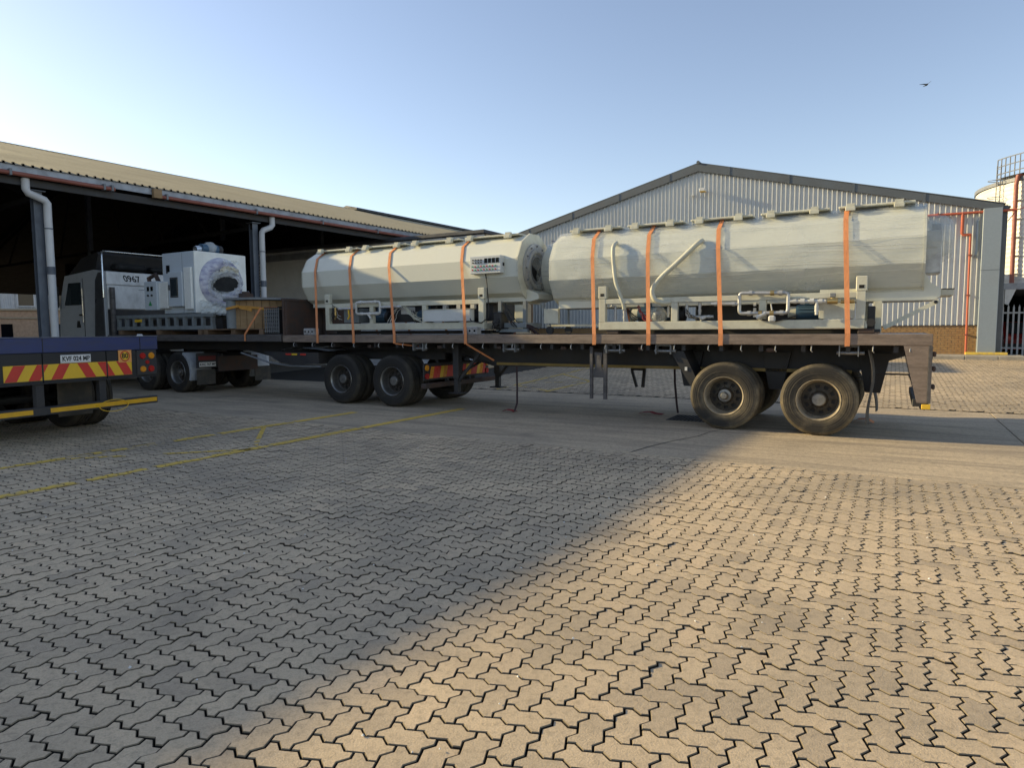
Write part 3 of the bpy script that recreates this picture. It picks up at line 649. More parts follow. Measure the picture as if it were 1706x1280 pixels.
for x in xs_:
    for y in (12.0,24.0): sh.part('inner_post',M().box(x-.09,x+.09,y-.09,y+.09,0,(rz(y) if y<=12 else 2*RZ1-rz(y))-.1),mt['post'])
    tr=M().bar((x,.3,5.1),(x,12,8.75),.12,.22).bar((x,12,8.75),(x,24,5.4),.12,.22).bar((x,.5,5.05),(x,23.8,5.05),.1,.12)
    for y in (3,6,9,15,18,21): tr.bar((x,y,5.05),(x,y+(1.5 if y<12 else -1.5),(rz(y+1.5) if y<12 else 2*RZ1-rz(y-1.5))-.4),.06,.06)
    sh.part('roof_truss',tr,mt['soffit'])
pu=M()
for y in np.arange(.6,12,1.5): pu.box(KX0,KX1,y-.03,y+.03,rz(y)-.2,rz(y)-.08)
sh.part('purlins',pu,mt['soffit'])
sh.part('back_wall',M().box(11.0,KX1,24.2,24.4,0,5.6),mt['dark']); sh.part('back_wall',M().box(KX0,7.4,24.2,24.4,0,5.6),mt['dark']); sh.part('end_wall',M().box(KX1-.2,KX1-.05,.5,24,0,5.7),mt['dark'])  # left back wall added out of view to keep sun off the interior
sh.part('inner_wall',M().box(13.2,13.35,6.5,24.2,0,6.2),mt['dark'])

# ---------------------------------------------------------------- lap-board annex behind the first tank
ax=Thing('annex','low grey lap-board annex with a flat dark roof and beige end wall','building',T,(-4,10.5,.15))
AX0,AX1,AY0,AY1,AZ=-13.5,-1.08,10.5,14.0,5.22
bd=M(); k=0; z=.15
while z<4.72:
    bd.prism([(AY0+.01,z),(AY0+.01,z+.138),(AY0+.002,z+.138),(AY0-.036,z+.004),(AY0-.036,z)],'x',AX0,AX1-.02); z+=.14
ax.part('lap_boards',bd,mt['board'],kind='stuff'); ax.part('wall',M().box(AX0,AX1-.012,AY0+.012,AY0+.15,.1,AZ-.02),mt['board'])
for x in (-10,-7,-4): ax.part('cover_strip',M().box(x,x+.06,AY0-.05,AY0-.037,.15,4.72),mt['board'])
ax.part('top_band',M().box(AX0,AX1,AY0-.045,AY0+.008,4.80,5.08),mt['fascia']); ax.part('trim',M().box(AX0,AX1+.02,AY0-.06,AY0-.005,5.10,5.17),mt['white'])
ax.part('roof',M().box(AX0-.2,AX1+.12,AY0-.18,AY1+.25,5.19,5.33,.02),mt['roof_dark']); ax.part('end_wall',M().box(AX1-.011,AX1+.1,AY0+.0,AY1,.1,5.17),mt['beige'])
ax.part('corner_trim',M().box(AX1-.02,AX1+.13,AY1,AY1+.12,.1,5.17),mt['wood_dark']); ax.part('rainwater_head',M().box(AX1-.2,AX1-.08,AY0-.16,AY0-.055,4.85,5.09),mt['pipe_red'])

# ---------------------------------------------------------------- building seen through the shed, far left
Lf=Frame((-43.5,50.0),28)
lb=Thing('brick_works_building','brown brick building with white clad upper floor seen through the shed','building',Lf,(5,0,0))
lb.part('brick_wall',M().box(-4,16,.02,.4,0,3.35),mt['brick_left']); lb.part('coping',M().box(-4,16,-.12,.45,3.36,3.5),mt['beige']); lb.part('string_course',M().box(-4,16,-.06,.01,2.72,2.84),mt['beige'])
lb.part('cladding',ribbed(-4,16,3.5,lambda x:5.35,.28,.2,.05),mt['white']); lb.part('eave_trim',M().box(-4,16,-.3,.4,5.36,5.6),mt['white'])
for x in (.6,2.9,5.2,7.6,9.9):
    w_=lb.part('window',M().box(x,x+1.0,.10,.14,3.75,5.1),mt['glass']); lb.part('window_frame',M().box(x-.1,x,.05,.16,3.65,5.2).box(x+1,x+1.1,.05,.16,3.65,5.2).box(x,x+1,.05,.16,5.1,5.2).box(x,x+1,.05,.16,3.65,3.75),mt['white'],sub=w_)
for x in (1.2,4.0,7.2): lb.part('door',M().box(x,x+.75,-.005,.015,0,2.3),mt['dark'])
lb.part('roof',M().box(-4,16,.2,9,5.6,5.75),mt['roof_dark']); lb.part('rear_wall',M().box(-4,16,9,9.2,0,5.6),mt['clad'])
fk=Thing('forklift','small red and white forklift parked under the far side of the shed','forklift',Lf,(1.5,-6,0))
fk.part('body',M().prism([(.5,.35),(2.3,.35),(2.3,1.25),(1.6,1.3),(1.4,1.0),(.5,1.0)],'y',-6.5,-5.5),mt['red']); fk.part('mast',M().box(.34,.44,-6.35,-6.25,.15,2.1).box(.34,.44,-5.75,-5.65,.15,2.1),mt['white'])
fk.part('overhead_guard',M().tube([(.6,-6.4,1.0),(.75,-6.4,2.05),(1.9,-6.4,2.05),(2.1,-6.4,1.25)],.04,6).tube([(.6,-5.6,1.0),(.75,-5.6,2.05),(1.9,-5.6,2.05),(2.1,-5.6,1.25)],.04,6),mt['white'])
for x in (.75,2.0):
    for y in (-6.5,-5.65): fk.part('wheel',M().cyl((x,y,.28),(x,y+.15,.28),.28,14),mt['tread_clean'])
for y in (-6.2,-5.85): fk.part('fork',M().box(-.7,.34,y,y+.1,.12,.16),mt['steel'])
# gull
G_=Frame((24.4,40.0,15.8),0)
bd_=Thing('gull','dark gull gliding high to the right of the warehouse roof','bird',G_,(0,0,0))
bd_.part('body',M().lathe([(.0,-.26),(.05,-.2),(.085,-.08),(.09,.06),(.05,.2),(.015,.3)],(0,0,0),10),mt['bird'],smooth=True)
bd_.part('wing',M().prism([(-.04,-.12),(-.3,-.17),(-.62,-.02),(-.64,.02),(-.3,.03),(-.04,.1)],'z',.02,.035),mt['bird'])
w2=M().add([(.03,-.1,.03),(.2,-.12,.16),(.42,-.02,.33),(.4,.03,.33),(.2,.04,.16),(.03,.1,.03),(.03,-.1,.015),(.2,-.12,.145),(.42,-.02,.32),(.4,.03,.32),(.2,.04,.145),(.03,.1,.015)],[(0,1,2,3,4,5),(11,10,9,8,7,6)]+[(i,(i+1)%6,(i+1)%6+6,i+6) for i in range(6)])
bd_.part('wing',w2,mt['bird']); bd_.part('tail',M().prism([(-.03,.26),(.03,.26),(.07,.42),(-.07,.42)],'z',-.005,.008),mt['bird'])

bd_.o.scale=(.65,.65,.65)
# ---------------------------------------------------------------- wheels (shared meshes)
def tyre_mesh(r,mat):
    k=r/.535; pr=[(.30,-.115),(.322,-.138),(.36,-.146),(.395,-.151),(.40,-.148),(.45,-.152),(.47,-.149),(.488,-.146),(.492,-.141),(.515,-.128),(.531,-.108),(.535,-.095)]
    for h in (-.05,0,.05): pr+=[(.535,h-.010),(.524,h-.007),(.524,h+.007),(.535,h+.010)]
    pr+=[(.535,.095),(.525,.118),(.49,.142),(.44,.15),(.36,.146),(.30,.115)]
    return M().lathe([(a*k,b) for a,b in pr],(0,0,0),56).mesh('tyre',mat,smooth=28)
def rim_mesh(mat):
    return M().lathe([(.300,-.112),(.312,-.132),(.306,-.14),(.292,-.128),(.283,-.10),(.279,-.02),(.272,.03),(.258,.052)],(0,0,0),48).mesh('rim',[mat],smooth=35)
def disc_mesh(mat):
    m=M(); N=40; rr=[(.258,.052),(.218,.045),(.168,.030),(.125,.022)]
    P=[[(r*math.cos(2*math.pi*k/N),h,r*math.sin(2*math.pi*k/N)) for k in range(N+1)] for r,h in rr]
    for i in range(3):
        for k in range(N):
            if i==1 and k%4 in (0,1): continue
            m.add([P[i][k],P[i][k+1],P[i+1][k+1],P[i+1][k]],[(0,1,2,3)])
    for k in range(10):
        a=2*math.pi*(k+.5)/10; m.cyl((.145*math.cos(a),.03,.145*math.sin(a)),(.145*math.cos(a),-.005,.145*math.sin(a)),.014,6)
    m.lathe([(.125,.022),(.118,-.02),(.10,-.05)],(0,0,0),28)
    return m.mesh('rim_disc',mat,smooth=35)
def hub_mesh(mat,big):
    if big: return M().lathe([(.10,-.05),(.098,-.075),(.085,-.09),(.0,-.092)],(0,0,0),24).mesh('hub',mat,smooth=35)
    return M().lathe([(.10,-.05),(.06,-.055),(.055,-.10),(.045,-.115),(.0,-.116)],(0,0,0),20).mesh('hub',mat,smooth=35)
drum=M().lathe([(.0,.075),(.27,.075),(.27,.2)],(0,0,0),28).mesh('brake_drum',mt['black'],smooth=35)
WM={'dust':tyre_mesh(.535,mt['tread']),'clean':tyre_mesh(.545,mt['tread_clean']),'rim_dust':rim_mesh(mt['rim_pale']),'rim_clean':rim_mesh(mt['hub']),
    'disc':disc_mesh(mt['rim']),'disc_clean':disc_mesh(paint('dark_disc',(.07,.06,.05),.6,.3,(.02,.02,.02),.5,5)),'hub_big':hub_mesh(mt['hub'],True),'hub_small':hub_mesh(mt['hub'],False)}
def wheel(th,x,y,z,far=False,dust=True,big=True,inner=False):
    w=th.inst('wheel',WM['dust' if dust else 'clean'],(x,y,z),rotz=math.pi if far else 0); w.rotation_euler=(0,random.uniform(0,1.2),math.pi if far else 0)
    if inner: return w
    th.inst('rim',WM['rim_dust' if dust else 'rim_clean'],(0,0,0),sub=w); th.inst('rim_disc',WM['disc' if dust else 'disc_clean'],(0,0,0),sub=w)
    th.inst('hub',WM['hub_big' if big else 'hub_small'],(0,0,0),sub=w); th.inst('brake_drum',drum,(0,0,0),sub=w); return w
def duals(th,x,z,dust=True,big=True):
    wheel(th,x,.18,z,False,dust,big); wheel(th,x,.50,z,False,dust,inner=True); wheel(th,x,1.98,z,True,dust,inner=True); wheel(th,x,2.30,z,True,dust,True)

# ---------------------------------------------------------------- long rear trailer
tr=Thing('flatbed_trailer','long flatbed trailer with worn brown steel rail carrying the two cream tanks','trailer',T,(6.4,1.25,0))
L=12.76
tr.part('side_rail',M().box(0,L,0,.085,1.352,1.512,.008),mt['rail'],label='scuffed brown near side rail'); tr.part('side_rail',M().box(0,L,2.415,2.5,1.352,1.512,.008),mt['rail'])
tr.part('end_rail',M().box(L-.07,L+.003,.087,2.413,1.36,1.51,.006),mt['rail']); tr.part('end_rail',M().box(-.003,.07,.087,2.413,1.36,1.51,.006),mt['rail_dark'])
for k in range(12):
    y=.09+k*.1935; tr.part('deck_board',M().box(.075,L-.075,y+.003,y+.19,1.468,1.496+random.uniform(-.002,.003),.004),mt['plank'])
for y in (.78,1.60): tr.part('chassis_beam',M().prism([(.1,1.34),(L-.2,1.34),(L-.2,1.22),(L-.9,.95),(5.3,.90),(4.4,1.12),(.1,1.12)],'y',y,y+.02).prism([(4.4,1.12),(5.3,.90),(L-.9,.95),(L-.9,.93),(5.3,.88),(4.4,1.10)],'y',y-.07,y+.09),mt['chassis'])
for k in range(21): tr.part('cross_member',M().box(.3+k*.6,.36+k*.6,.087,2.413,1.25,1.345),mt['chassis'])
tr.part('reflective_strip',M().box(5.4,L-1.0,.68,.70,.905,.955),paint('faded_amber_tape',(.30,.20,.05),.6,0,(.10,.07,.03),.7,3),label='faded amber strip along the chassis')
tr.part('headboard',M().box(.005,.075,.0,2.5,1.515,2.32,.01).box(-.02,.1,0,2.5,2.30,2.36,.01),mt['rust'])
for y in (.02,1.2,2.4): tr.part('headboard_stay',M().box(.076,.14,y,y+.07,1.515,2.3),mt['rust'])
hk=M()
for k,x in enumerate([.35,.95,1.55,2.2,2.9,3.55,4.15,4.8,5.5,6.15,6.75,7.35,8.0,8.65,9.2,9.75,10.25,10.75,11.25,12.05,12.5]):
    o=tr.part('rope_hook',M().tube([(x,.04,1.352),(x,.01,1.32),(x-.005,.005,1.27),(x+.012,.02,1.25)],.008,5),mt['galv'])
def winch(x):
    w=tr.part('strap_winch',M().box(x-.13,x-.115,.05,.2,1.19,1.35).box(x+.115,x+.13,.05,.2,1.19,1.35).box(x-.13,x+.13,.12,.13,1.32,1.35),mt['grey'])
    tr.part('spool',M().cyl((x-.16,.12,1.235),(x+.2,.12,1.235),.028,10),mt['hub'],sub=w)
for x in (3.9,6.05,8.12,9.0,11.74): winch(x)
for x,w in ((2.5,.1),(5.75,.1),(7.1,.1),(10.6,.12),(4.35,.12),(8.55,.08)): tr.part('marker_lamp',M().box(x,x+w,.1,.16,1.24,1.30,.01),mt['rust'])
# axles, springs, hangers
for k,x in enumerate((9.99,11.36)):
    tr.part('axle',M().cyl((x,.3,.535),(x,2.2,.535),.065,12),mt['black']); duals(tr,x,.535,True,k==1)
    for y in (.72,1.62): tr.part('leaf_spring',M().sheet([[(x+dx,y+dy,.70-abs(dx)*-.12+s) for dx in (-.6,-.3,0,.3,.6)] for dy,s in ((0,0),(.09,0))]).sheet([[(x+dx,y+dy,.76+abs(dx)*.1) for dx in (-.6,-.3,0,.3,.6)] for dy in (0,.09)]),mt['black'])
for x in (9.28,10.67,12.05):
    for y in (.70,1.62): tr.part('spring_hanger',M().prism([(x-.22,1.22),(x+.22,1.22),(x+.1,.62),(x-.1,.62)],'y',y-.02,y+.1),mt['black'])
gs=tr.part('front_mud_screen',M().prism([(9.10,1.24),(9.32,1.24),(9.62,.62),(9.50,.58)],'y',.12,.66),mt['black']); tr.part('reflector',M().box(9.35,9.39,.108,.118,.92,.98),mt['plate'],sub=gs)
tr.part('air_tank',M().cyl((10.45,1.1,1.0),(10.95,1.1,1.0),.13,14),mt['black'])
def flap(x,y0,y1,tw):
    rows=[]
    for i in range(12):
        t=i/11; z=1.28-t*1.08; rows.append([(x+tw*math.sin(t*5)*.045+t*.05+(.02 if j else 0),y0+(y1-y0)*j/3+.02*math.sin(t*4+j),z) for j in range(4)])
    a=M().sheet(rows); rows2=[[(p[0]+.012,p[1],p[2]) for p in r] for r in rows]; a.sheet(rows2)
    n=len(rows); a.sheet([[rows[i][0] for i in range(n)],[rows2[i][0] for i in range(n)]]); a.sheet([[rows[i][-1] for i in range(n)],[rows2[i][-1] for i in range(n)]])
    return a
tr.part('mud_flap',flap(11.98,.10,.62,1),mt['flap'],smooth=60); tr.part('mud_flap',flap(11.98,1.9,2.4,-1),mt['flap'],smooth=60)
tr.part('flap_stay',M().tube([(12.1,.35,.93),(12.5,.35,.93),(12.6,.35,.70)],.015,6),mt['black'])
# rear corner posts and under-run bar
for y in (0.004,2.42):
    pp_=tr.part('corner_post',M().prism([(12.42,1.35),(L-.045,1.35),(L-.045,.56),(12.60,.56)],'y',y,y+.07),mt['rail'],label='tapered steel rear corner post')
    tr.part('post_flange',M().box(L-.043,L+.004,y-.002,y+.16,.56,1.35,.004),mt['rail_dark'],sub=pp_); tr.part('reflector',M().box(L-.1,L+.006,y-.006,y+.1,.475,.545,.006),mt['tape_yellow'],sub=pp_)
    tr.part('rubber_buffer',M().prism([(12.61,.56),(12.74,.56),(12.70,.46),(12.64,.48)],'y',y+.005,y+.06),mt['black'],sub=pp_)
tr.part('underrun_bar',M().box(12.55,12.67,.1,2.4,.5,.6,.01),mt['chassis'])
for z in (.75,1.0,1.2): tr.part('tail_lamp',M().box(L+.004,L+.05,.04,.13,z,z+.07,.012),mt['rust'])
# landing legs with braces
for y in (.45,2.05):
    lg=tr.part('landing_leg',M().box(4.53,4.67,y-.07,y+.07,.62,1.34,.01).box(4.55,4.65,y-.05,y+.05,.335,.63),mt['chassis']); tr.part('foot_plate',M().box(4.45,4.75,y-.13,y+.13,.31,.333,.006),mt['chassis'],sub=lg)
    tr.part('leg_brace',M().bar((4.62,y,.55),(5.15,y,1.15),.05,.05),mt['chassis'],sub=lg)
tr.part('leg_shaft',M().tube([(4.6,.5,.95),(4.6,2.0,.95)],.025,8).bar((4.6,.5,.7),(4.6,2.0,1.1),.04,.04),mt['chassis']); 
# spare-wheel carrier frames hanging under the deck
def carrier(x,y,bend,low):
    a=[(x-.13,y,1.3),(x-.13,y,.75),(x-.13+bend,y,low)]; b=[(x+.13,y,1.3),(x+.13,y,.75),(x+.13-bend*.3,y,low)]
    c=tr.part('carrier_frame',M().bar(a[0],a[1],.05,.05).bar(a[1],a[2],.05,.05).bar(b[0],b[1],.06,.05).bar(b[1],b[2],.06,.05),mt['rail_dark'] if bend==0 else mt['chassis'])
    H=[]; 
    tr.part('carrier_plate',M().prism([(x-.12,.76),(x+.12,.76),(x+.12,.83),(x+.065,.93),(x+.05,1.02),(x+.075,1.2),(x-.075,1.2),(x-.05,1.02),(x-.065,.93),(x-.12,.83)],'y',y-.012,y+.012),mt['rail_dark'] if bend==0 else mt['chassis'],sub=c)
carrier(7.83,.12,0,.38); carrier(7.80,2.3,.1,.42)
# straps that dangle to the ground
for nm,pts,base,lab in (('hanging_strap',[(6.02,.4,.9),(6.03,.4,.5),(6.02,.41,.18),(5.98,.38,.03)],(6.0,.4,0),'dark strap tail hanging from the chassis near the landing leg'),('hanging_strap',[(8.75,1.6,.95),(8.76,1.6,.6),(8.80,1.6,.2),(8.82,1.62,.02)],(8.8,1.6,0),'dark strap tail hanging beside the drain grate')):
    m=M()
    for a,b in zip(pts[:-1],pts[1:]): m.bar(a,b,.04,.004,up=(0,1,0))
    single(nm,m,mt['strap_dark'],T,base,lab,'strap')
def tail(pts,w,mat,base,lab):
    rows=[[],[]]
    for x,y,z in pts: rows[0].append((x,y-w/2,z)); rows[1].append((x+.02,y+w/2,z+.01))
    m=M().sheet(rows); m.sheet([[(x,y,z-.004) for x,y,z in r] for r in rows]); single('strap_tail',m,mat,T,base,lab,'strap')
tail([(5.72,.36,.012),(5.78,.4,.05),(5.9,.38,.045),(5.97,.42,.02),(5.9,.46,.01)],.09,mt['strap_red'],(5.8,.4,0),'red strap end lying under the trailer behind the landing leg')
tail([(8.15,1.35,.012),(8.25,1.3,.04),(8.38,1.32,.05),(8.46,1.36,.02),(8.6,1.36,.012)],.11,mt['strap_red'],(8.35,1.3,0),'red strap end lying on the concrete near the drain grate')
tail([(11.75,1.9,.012),(11.82,1.9,.06),(11.95,1.92,.07),(12.05,1.9,.015)],.12,mt['strap'],(11.9,1.9,0),'orange strap end on the ground behind the rear wheels')

# ---------------------------------------------------------------- short link trailer
lk=Thing('link_trailer','short dark link trailer in front carrying the grey machine and drum','trailer',T,(-1.5,1.25,0))
lk.part('side_rail',M().box(-7.25,-.07,.01,.09,1.36,1.525,.008),mt['rail_dark']); lk.part('side_rail',M().box(-7.25,-.07,2.41,2.49,1.36,1.525,.008),mt['rail_dark'])
lk.part('end_rail',M().box(-.135,-.065,.092,2.408,1.37,1.522),mt['rail_dark']); lk.part('end_rail',M().box(-7.255,-7.19,.092,2.408,1.37,1.522),mt['rail_dark'])
for k in range(12): y=.095+k*.1925; lk.part('deck_board',M().box(-7.185,-.14,y+.003,y+.189,1.475,1.505,.004),mt['plank'])
for y in (.78,1.60): lk.part('chassis_beam',M().prism([(-7.1,1.35),(-.2,1.35),(.1,1.18),(4.05,1.18),(4.05,.98),(0,.95),(-1.4,.98),(-2.2,1.12),(-7.1,1.12)],'y',y,y+.06),mt['chassis'])
lk.part('fifth_wheel',M().prism([(.1,1.186),(1.0,1.255),(1.1,1.26),(1.1,1.24),(.95,1.22),(.1,1.16)],'y',.35,2.15),mt['grey'])
fg=lk.part('front_fender',M().sheet([[(x,y,1.19+.035*math.sin((x+.05)*2.6)) for x in np.linspace(-.1,1.45,10)] for y in (.02,.64)]).sheet([[(x,y,1.178+.035*math.sin((x+.05)*2.6)) for x in np.linspace(-.1,1.45,10)] for y in (.02,.64)]),mt['fender'],smooth=50)
tb=lk.part('tool_locker',M().prism([(-.75,1.12),(1.08,1.12),(1.08,.86),(.3,.83),(-.15,.86)],'y',.06,.6),mt['chassis'])
for x,c in ((.02,'tape_red'),(.22,'tape_yellow'),(.5,'tape_red')): lk.part('reflector',M().box(x,x+.18,.052,.059,1.05,1.09),mt[c],sub=tb)
lk.part('side_rail_guard',M().tube([(-1.6,.1,1.08),(-.6,.1,.86),(.1,.1,.80),(1.1,.1,.80)],.022,8),mt['grey'])
for x in (1.76,3.21): lk.part('axle',M().cyl((x,.3,.545),(x,2.2,.545),.065,12),mt['black']); duals(lk,x,.545,False,True)
cb=lk.part('chevron_board',M().box(4.06,4.09,.0,2.46,.58,.93,.004),mt['chassis'])
for k in range(9):
    if k in (4,): continue
    y=.17+k*.235; lk.part('stripe',M().prism([(y,.62),(y+.12,.62),(y+.19,.86),(y+.07,.86)],'x',4.092,4.096),mt['tape_red'] if k%2 else mt['lens_amber'],sub=cb)
    lk.part('stripe',M().prism([(y+.125,.62),(y+.23,.62),(y+.30,.86),(y+.195,.86)],'x',4.092,4.096),mt['tape_yellow'] if k%2 else mt['tape_red'],sub=cb)
for z,c in ((.84,'lens_amber'),(.67,'lens_red')):
    lk.part('tail_light',M().cyl((4.09,.09,z),(4.115,.09,z),.06,16),mt[c],sub=cb); lk.part('tail_light',M().cyl((4.09,2.37,z),(4.115,2.37,z),.06,16),mt[c],sub=cb)
lk.part('bumper_bar',M().box(4.10,4.22,-.12,2.55,.43,.53,.012),mt['rust'],label='rusty rear bumper bar')
lk.part('bumper_stay',M().bar((4.1,.82,.5),(3.8,.82,1.0),.06,.06).bar((4.1,1.66,.5),(3.8,1.66,1.0),.06,.06),mt['chassis'])

# ---------------------------------------------------------------- tractor unit
tk=Thing('truck_tractor','charcoal truck cab with grubby white rear wall numbered 0967 under the shed','truck',T,(-7.5,1.25,0))
for y in (.75,1.65): tk.part('chassis_rail',M().box(-10.6,-3.3,y,y+.09,.78,1.02),mt['chassis'])
for x in (-4.1,-5.5): tk.part('axle',M().cyl((x,.3,.535),(x,2.2,.535),.065,12),mt['black']); duals(tk,x,.535,False,False)
tk.part('axle',M().cyl((-9.3,.3,.535),(-9.3,2.2,.535),.065,12),mt['black']); wheel(tk,-9.3,.2,.535,False,False,False); wheel(tk,-9.3,2.3,.535,True,False,False)
def arc_fender(x,a0,a1,r,y0,y1): 
    A=np.linspace(R(a0),R(a1),10); return M().sheet([[(x+r*math.cos(a),y,.535+r*math.sin(a)) for a in A] for y in (y0,y1)]).sheet([[(x+(r-.02)*math.cos(a),y,.535+(r-.02)*math.sin(a)) for a in A] for y in (y0,y1)]).sheet([[(x+rr*math.cos(a),y0,.535+rr*math.sin(a)) for a in A] for rr in (r-.06,r)])
tk.part('rear_fender',arc_fender(-4.1,-20,62,.60,.02,.62),mt['fender'],smooth=50); tk.part('rear_fender',arc_fender(-4.1,-20,62,.60,1.88,2.48),mt['fender'],smooth=50)
tk.part('rear_fender',arc_fender(-5.5,60,170,.60,.02,.62),mt['black'],smooth=50); 
lb_=tk.part('lamp_board',M().box(-3.34,-3.30,.06,.66,.66,1.05,.006),mt['chassis']); tk.part('tail_light',M().box(-3.298,-3.28,.10,.6,.86,.97,.008),paint('dull_red_lens',(.16,.02,.02),.35),sub=lb_)
pl=tk.part('number_plate',M().box(-3.298,-3.285,.12,.60,.69,.81,.004),mt['plate'],sub=lb_)
m=text_points('KXC 767 MP',.085,lambda u,v,w:(-3.283+w,.36+u,.75+v)); tk.part('plate_lettering',m,mt['ink'],sub=lb_)
tk.part('mud_flap',M().box(-3.36,-3.345,.08,.62,.22,.62),mt['flap']); tk.part('mud_flap',M().box(-3.36,-3.345,1.88,2.42,.22,.62),mt['flap'])
tk.part('rear_cross_member',M().box(-3.3,-3.24,.66,1.9,.55,.95),mt['rust'])
tk.part('coupling_jaw',M().box(-4.9,-4.2,.85,1.65,1.03,1.10,.02),mt['black'])
tk.part('fuel_tank',M().cyl((-7.2,.42,.75),(-8.2,.42,.75),.3,20),mt['fender'],smooth=40)
# cab shell
cab=tk.part('cab',M().prism([(-7.42,1.0),(-7.42,3.36),(-7.9,3.42),(-9.5,3.30),(-9.85,2.45),(-9.95,1.35),(-9.95,.75),(-9.9,.75),(-8.7,.75),(-8.6,1.0)],'y',.06,2.44),mt['cab'])
tk.part('side_panel',M().box(-7.95,-7.35,.02,.055,1.15,3.30,.006),mt['cab'],sub=cab); tk.part('side_panel',M().prism([(-7.9,1.2),(-7.36,1.2),(-7.36,3.32),(-7.55,3.32),(-7.72,3.1),(-7.78,2.4)],'y',-.01,.018),paint('dark_air_deflector',(.065,.066,.07),.35),sub=cab)
dw=tk.part('door_window',M().prism([(-9.55,2.42),(-8.62,2.42),(-8.62,3.08),(-9.28,3.08)],'y',.045,.062),mt['glass'],sub=cab)
tk.part('door_seam',M().box(-8.52,-8.505,.05,.062,1.1,3.2),mt['black'],sub=cab); tk.part('door_handle',M().box(-8.75,-8.58,.03,.062,2.1,2.15),mt['black'],sub=cab)
tk.part('grab_rail',M().tube([(-8.45,.0,1.9),(-8.45,.0,2.9)],.018,6),mt['chrome'],sub=cab)
tk.part('wing_mirror',M().box(-9.85,-9.68,-.22,-.02,2.35,3.0,.03),mt['black']); tk.part('step',M().box(-9.0,-8.4,.02,.2,.6,.68),mt['black']); tk.part('small_badge',M().prism([(-8.95,1.75),(-8.72,1.75),(-8.78,1.95),(-8.9,1.95)],'y',.05,.061),mt['black'])
# white rear wall of the cab in two panels
bw=tk.part('rear_wall_panel',M().box(-7.415,-7.37,.12,2.38,2.98,3.36,.02),mt['cab_white']); tk.part('rear_wall_panel',M().box(-7.415,-7.375,.14,2.36,2.28,2.965,.015),mt['cab_white'])
tk.part('panel_groove',M().box(-7.374,-7.372,1.05,1.75,2.86,2.875).box(-7.374,-7.372,1.75,1.765,2.42,2.875),mt['grey'])
m=text_points('0967',.25,lambda u,v,w:(-7.366+w,.86+u*1.0-v*.35,3.17+v)); tk.part('fleet_number',m,mt['ink'],sub=bw)
tk.part('lower_rear_wall',M().box(-7.41,-7.38,.14,2.36,1.05,2.265),mt['chassis']); tk.part('exhaust_stack',M().cyl((-7.28,.22,1.2),(-7.28,.22,2.9),.07,12),mt['rail_dark'],smooth=40); tk.part('air_intake',M().box(-7.33,-7.2,1.95,2.2,1.6,2.5,.02),mt['black'])
# wind deflector and its tube frame
tk.part('roof_deflector',M().prism([(-7.9,3.43),(-9.4,3.32),(-8.6,3.8),(-7.75,3.93),(-7.72,3.85),(-7.86,3.5)],'y',.12,2.38),mt['black'])
tk.part('tube_frame',M().tube([(-7.33,.0,2.6),(-7.33,.0,3.75),(-7.38,.03,3.88),(-7.45,.1,3.93),(-7.5,.3,3.94),(-7.5,2.2,3.96),(-7.45,2.42,3.92),(-7.36,2.48,3.8),(-7.33,2.5,2.6)],.028,8),mt['chrome'],smooth=50)
tk.part('bunk_clutter',M().box(-7.85,-7.45,.5,1.4,3.44,3.62,.05).box(-7.8,-7.45,1.55,2.2,3.44,3.58,.05),mt['shadowbox'])

# ---------------------------------------------------------------- blue flatbed at the left edge
bl=Thing('blue_flatbed_trailer','navy blue flatbed trailer tail with red and yellow chevrons at the left edge','trailer',B,(-2,1.27,0))
LB=-8.0
bl.part('rear_beam',M().box(-.075,0,0,2.55,1.315,1.525,.008),mt['blue']); bl.part('beam_cap',M().box(-.085,.006,-.004,2.554,1.527,1.54),mt['blue_edge']); bl.part('beam_joint',M().box(.0,.004,2.215,2.228,1.32,1.52).box(0,.004,.685,.695,1.32,1.52),mt['black'])
bl.part('side_rail',M().box(LB,-.08,0,.08,1.34,1.52,.006),mt['blue']); bl.part('side_rail',M().box(LB,-.08,2.47,2.55,1.34,1.52,.006),mt['blue']); 
for k in range(12): y=.085+k*.1985; bl.part('deck_board',M().box(LB,-.09,y+.003,y+.195,1.49,1.515,.004),mt['plank'])
bl.part('deck_knob',M().lathe([(.0,-.03),(.05,-.02),(.05,0)],(0,0,0),12) if 0 else M().cyl((-.04,2.26,1.54),(-.04,2.26,1.57),.05,14,.035),mt['fender'])
bp=bl.part('rear_panel',M().box(-.07,-.01,.02,2.5,.885,1.312,.004),mt['black']); 
for y in (.675,1.63): bl.part('panel_seam',M().box(-.009,-.006,y,y+.012,.89,1.31),mt['dark'],sub=bp)
np_=bl.part('number_plate',M().box(-.009,.004,.93,1.385,1.155,1.275,.01),mt['plate'],sub=bp); m=text_points('KVF 024 MP',.098,lambda u,v,w:(.0055+w,1.158+u*.83,1.215+v)); bl.part('plate_lettering',m,mt['ink'],sub=np_)
chv=bl.part('chevron_board',M().box(-.009,-.004,.16,2.06,.925,1.15),mt['tape_yellow'],sub=None)
z0,z1,sl_,sw=.928,1.147,.125,.155
def clipy(P,a,b):
    P=clip(P,(a,0),(a,1)) if 0 else [p for p in P]
    Q=clip(P,(a,2),(a,0)); Q=clip(Q,(b,0),(b,2)); return Q
yc=1.12
k=0; y=yc+.02
segs=[]
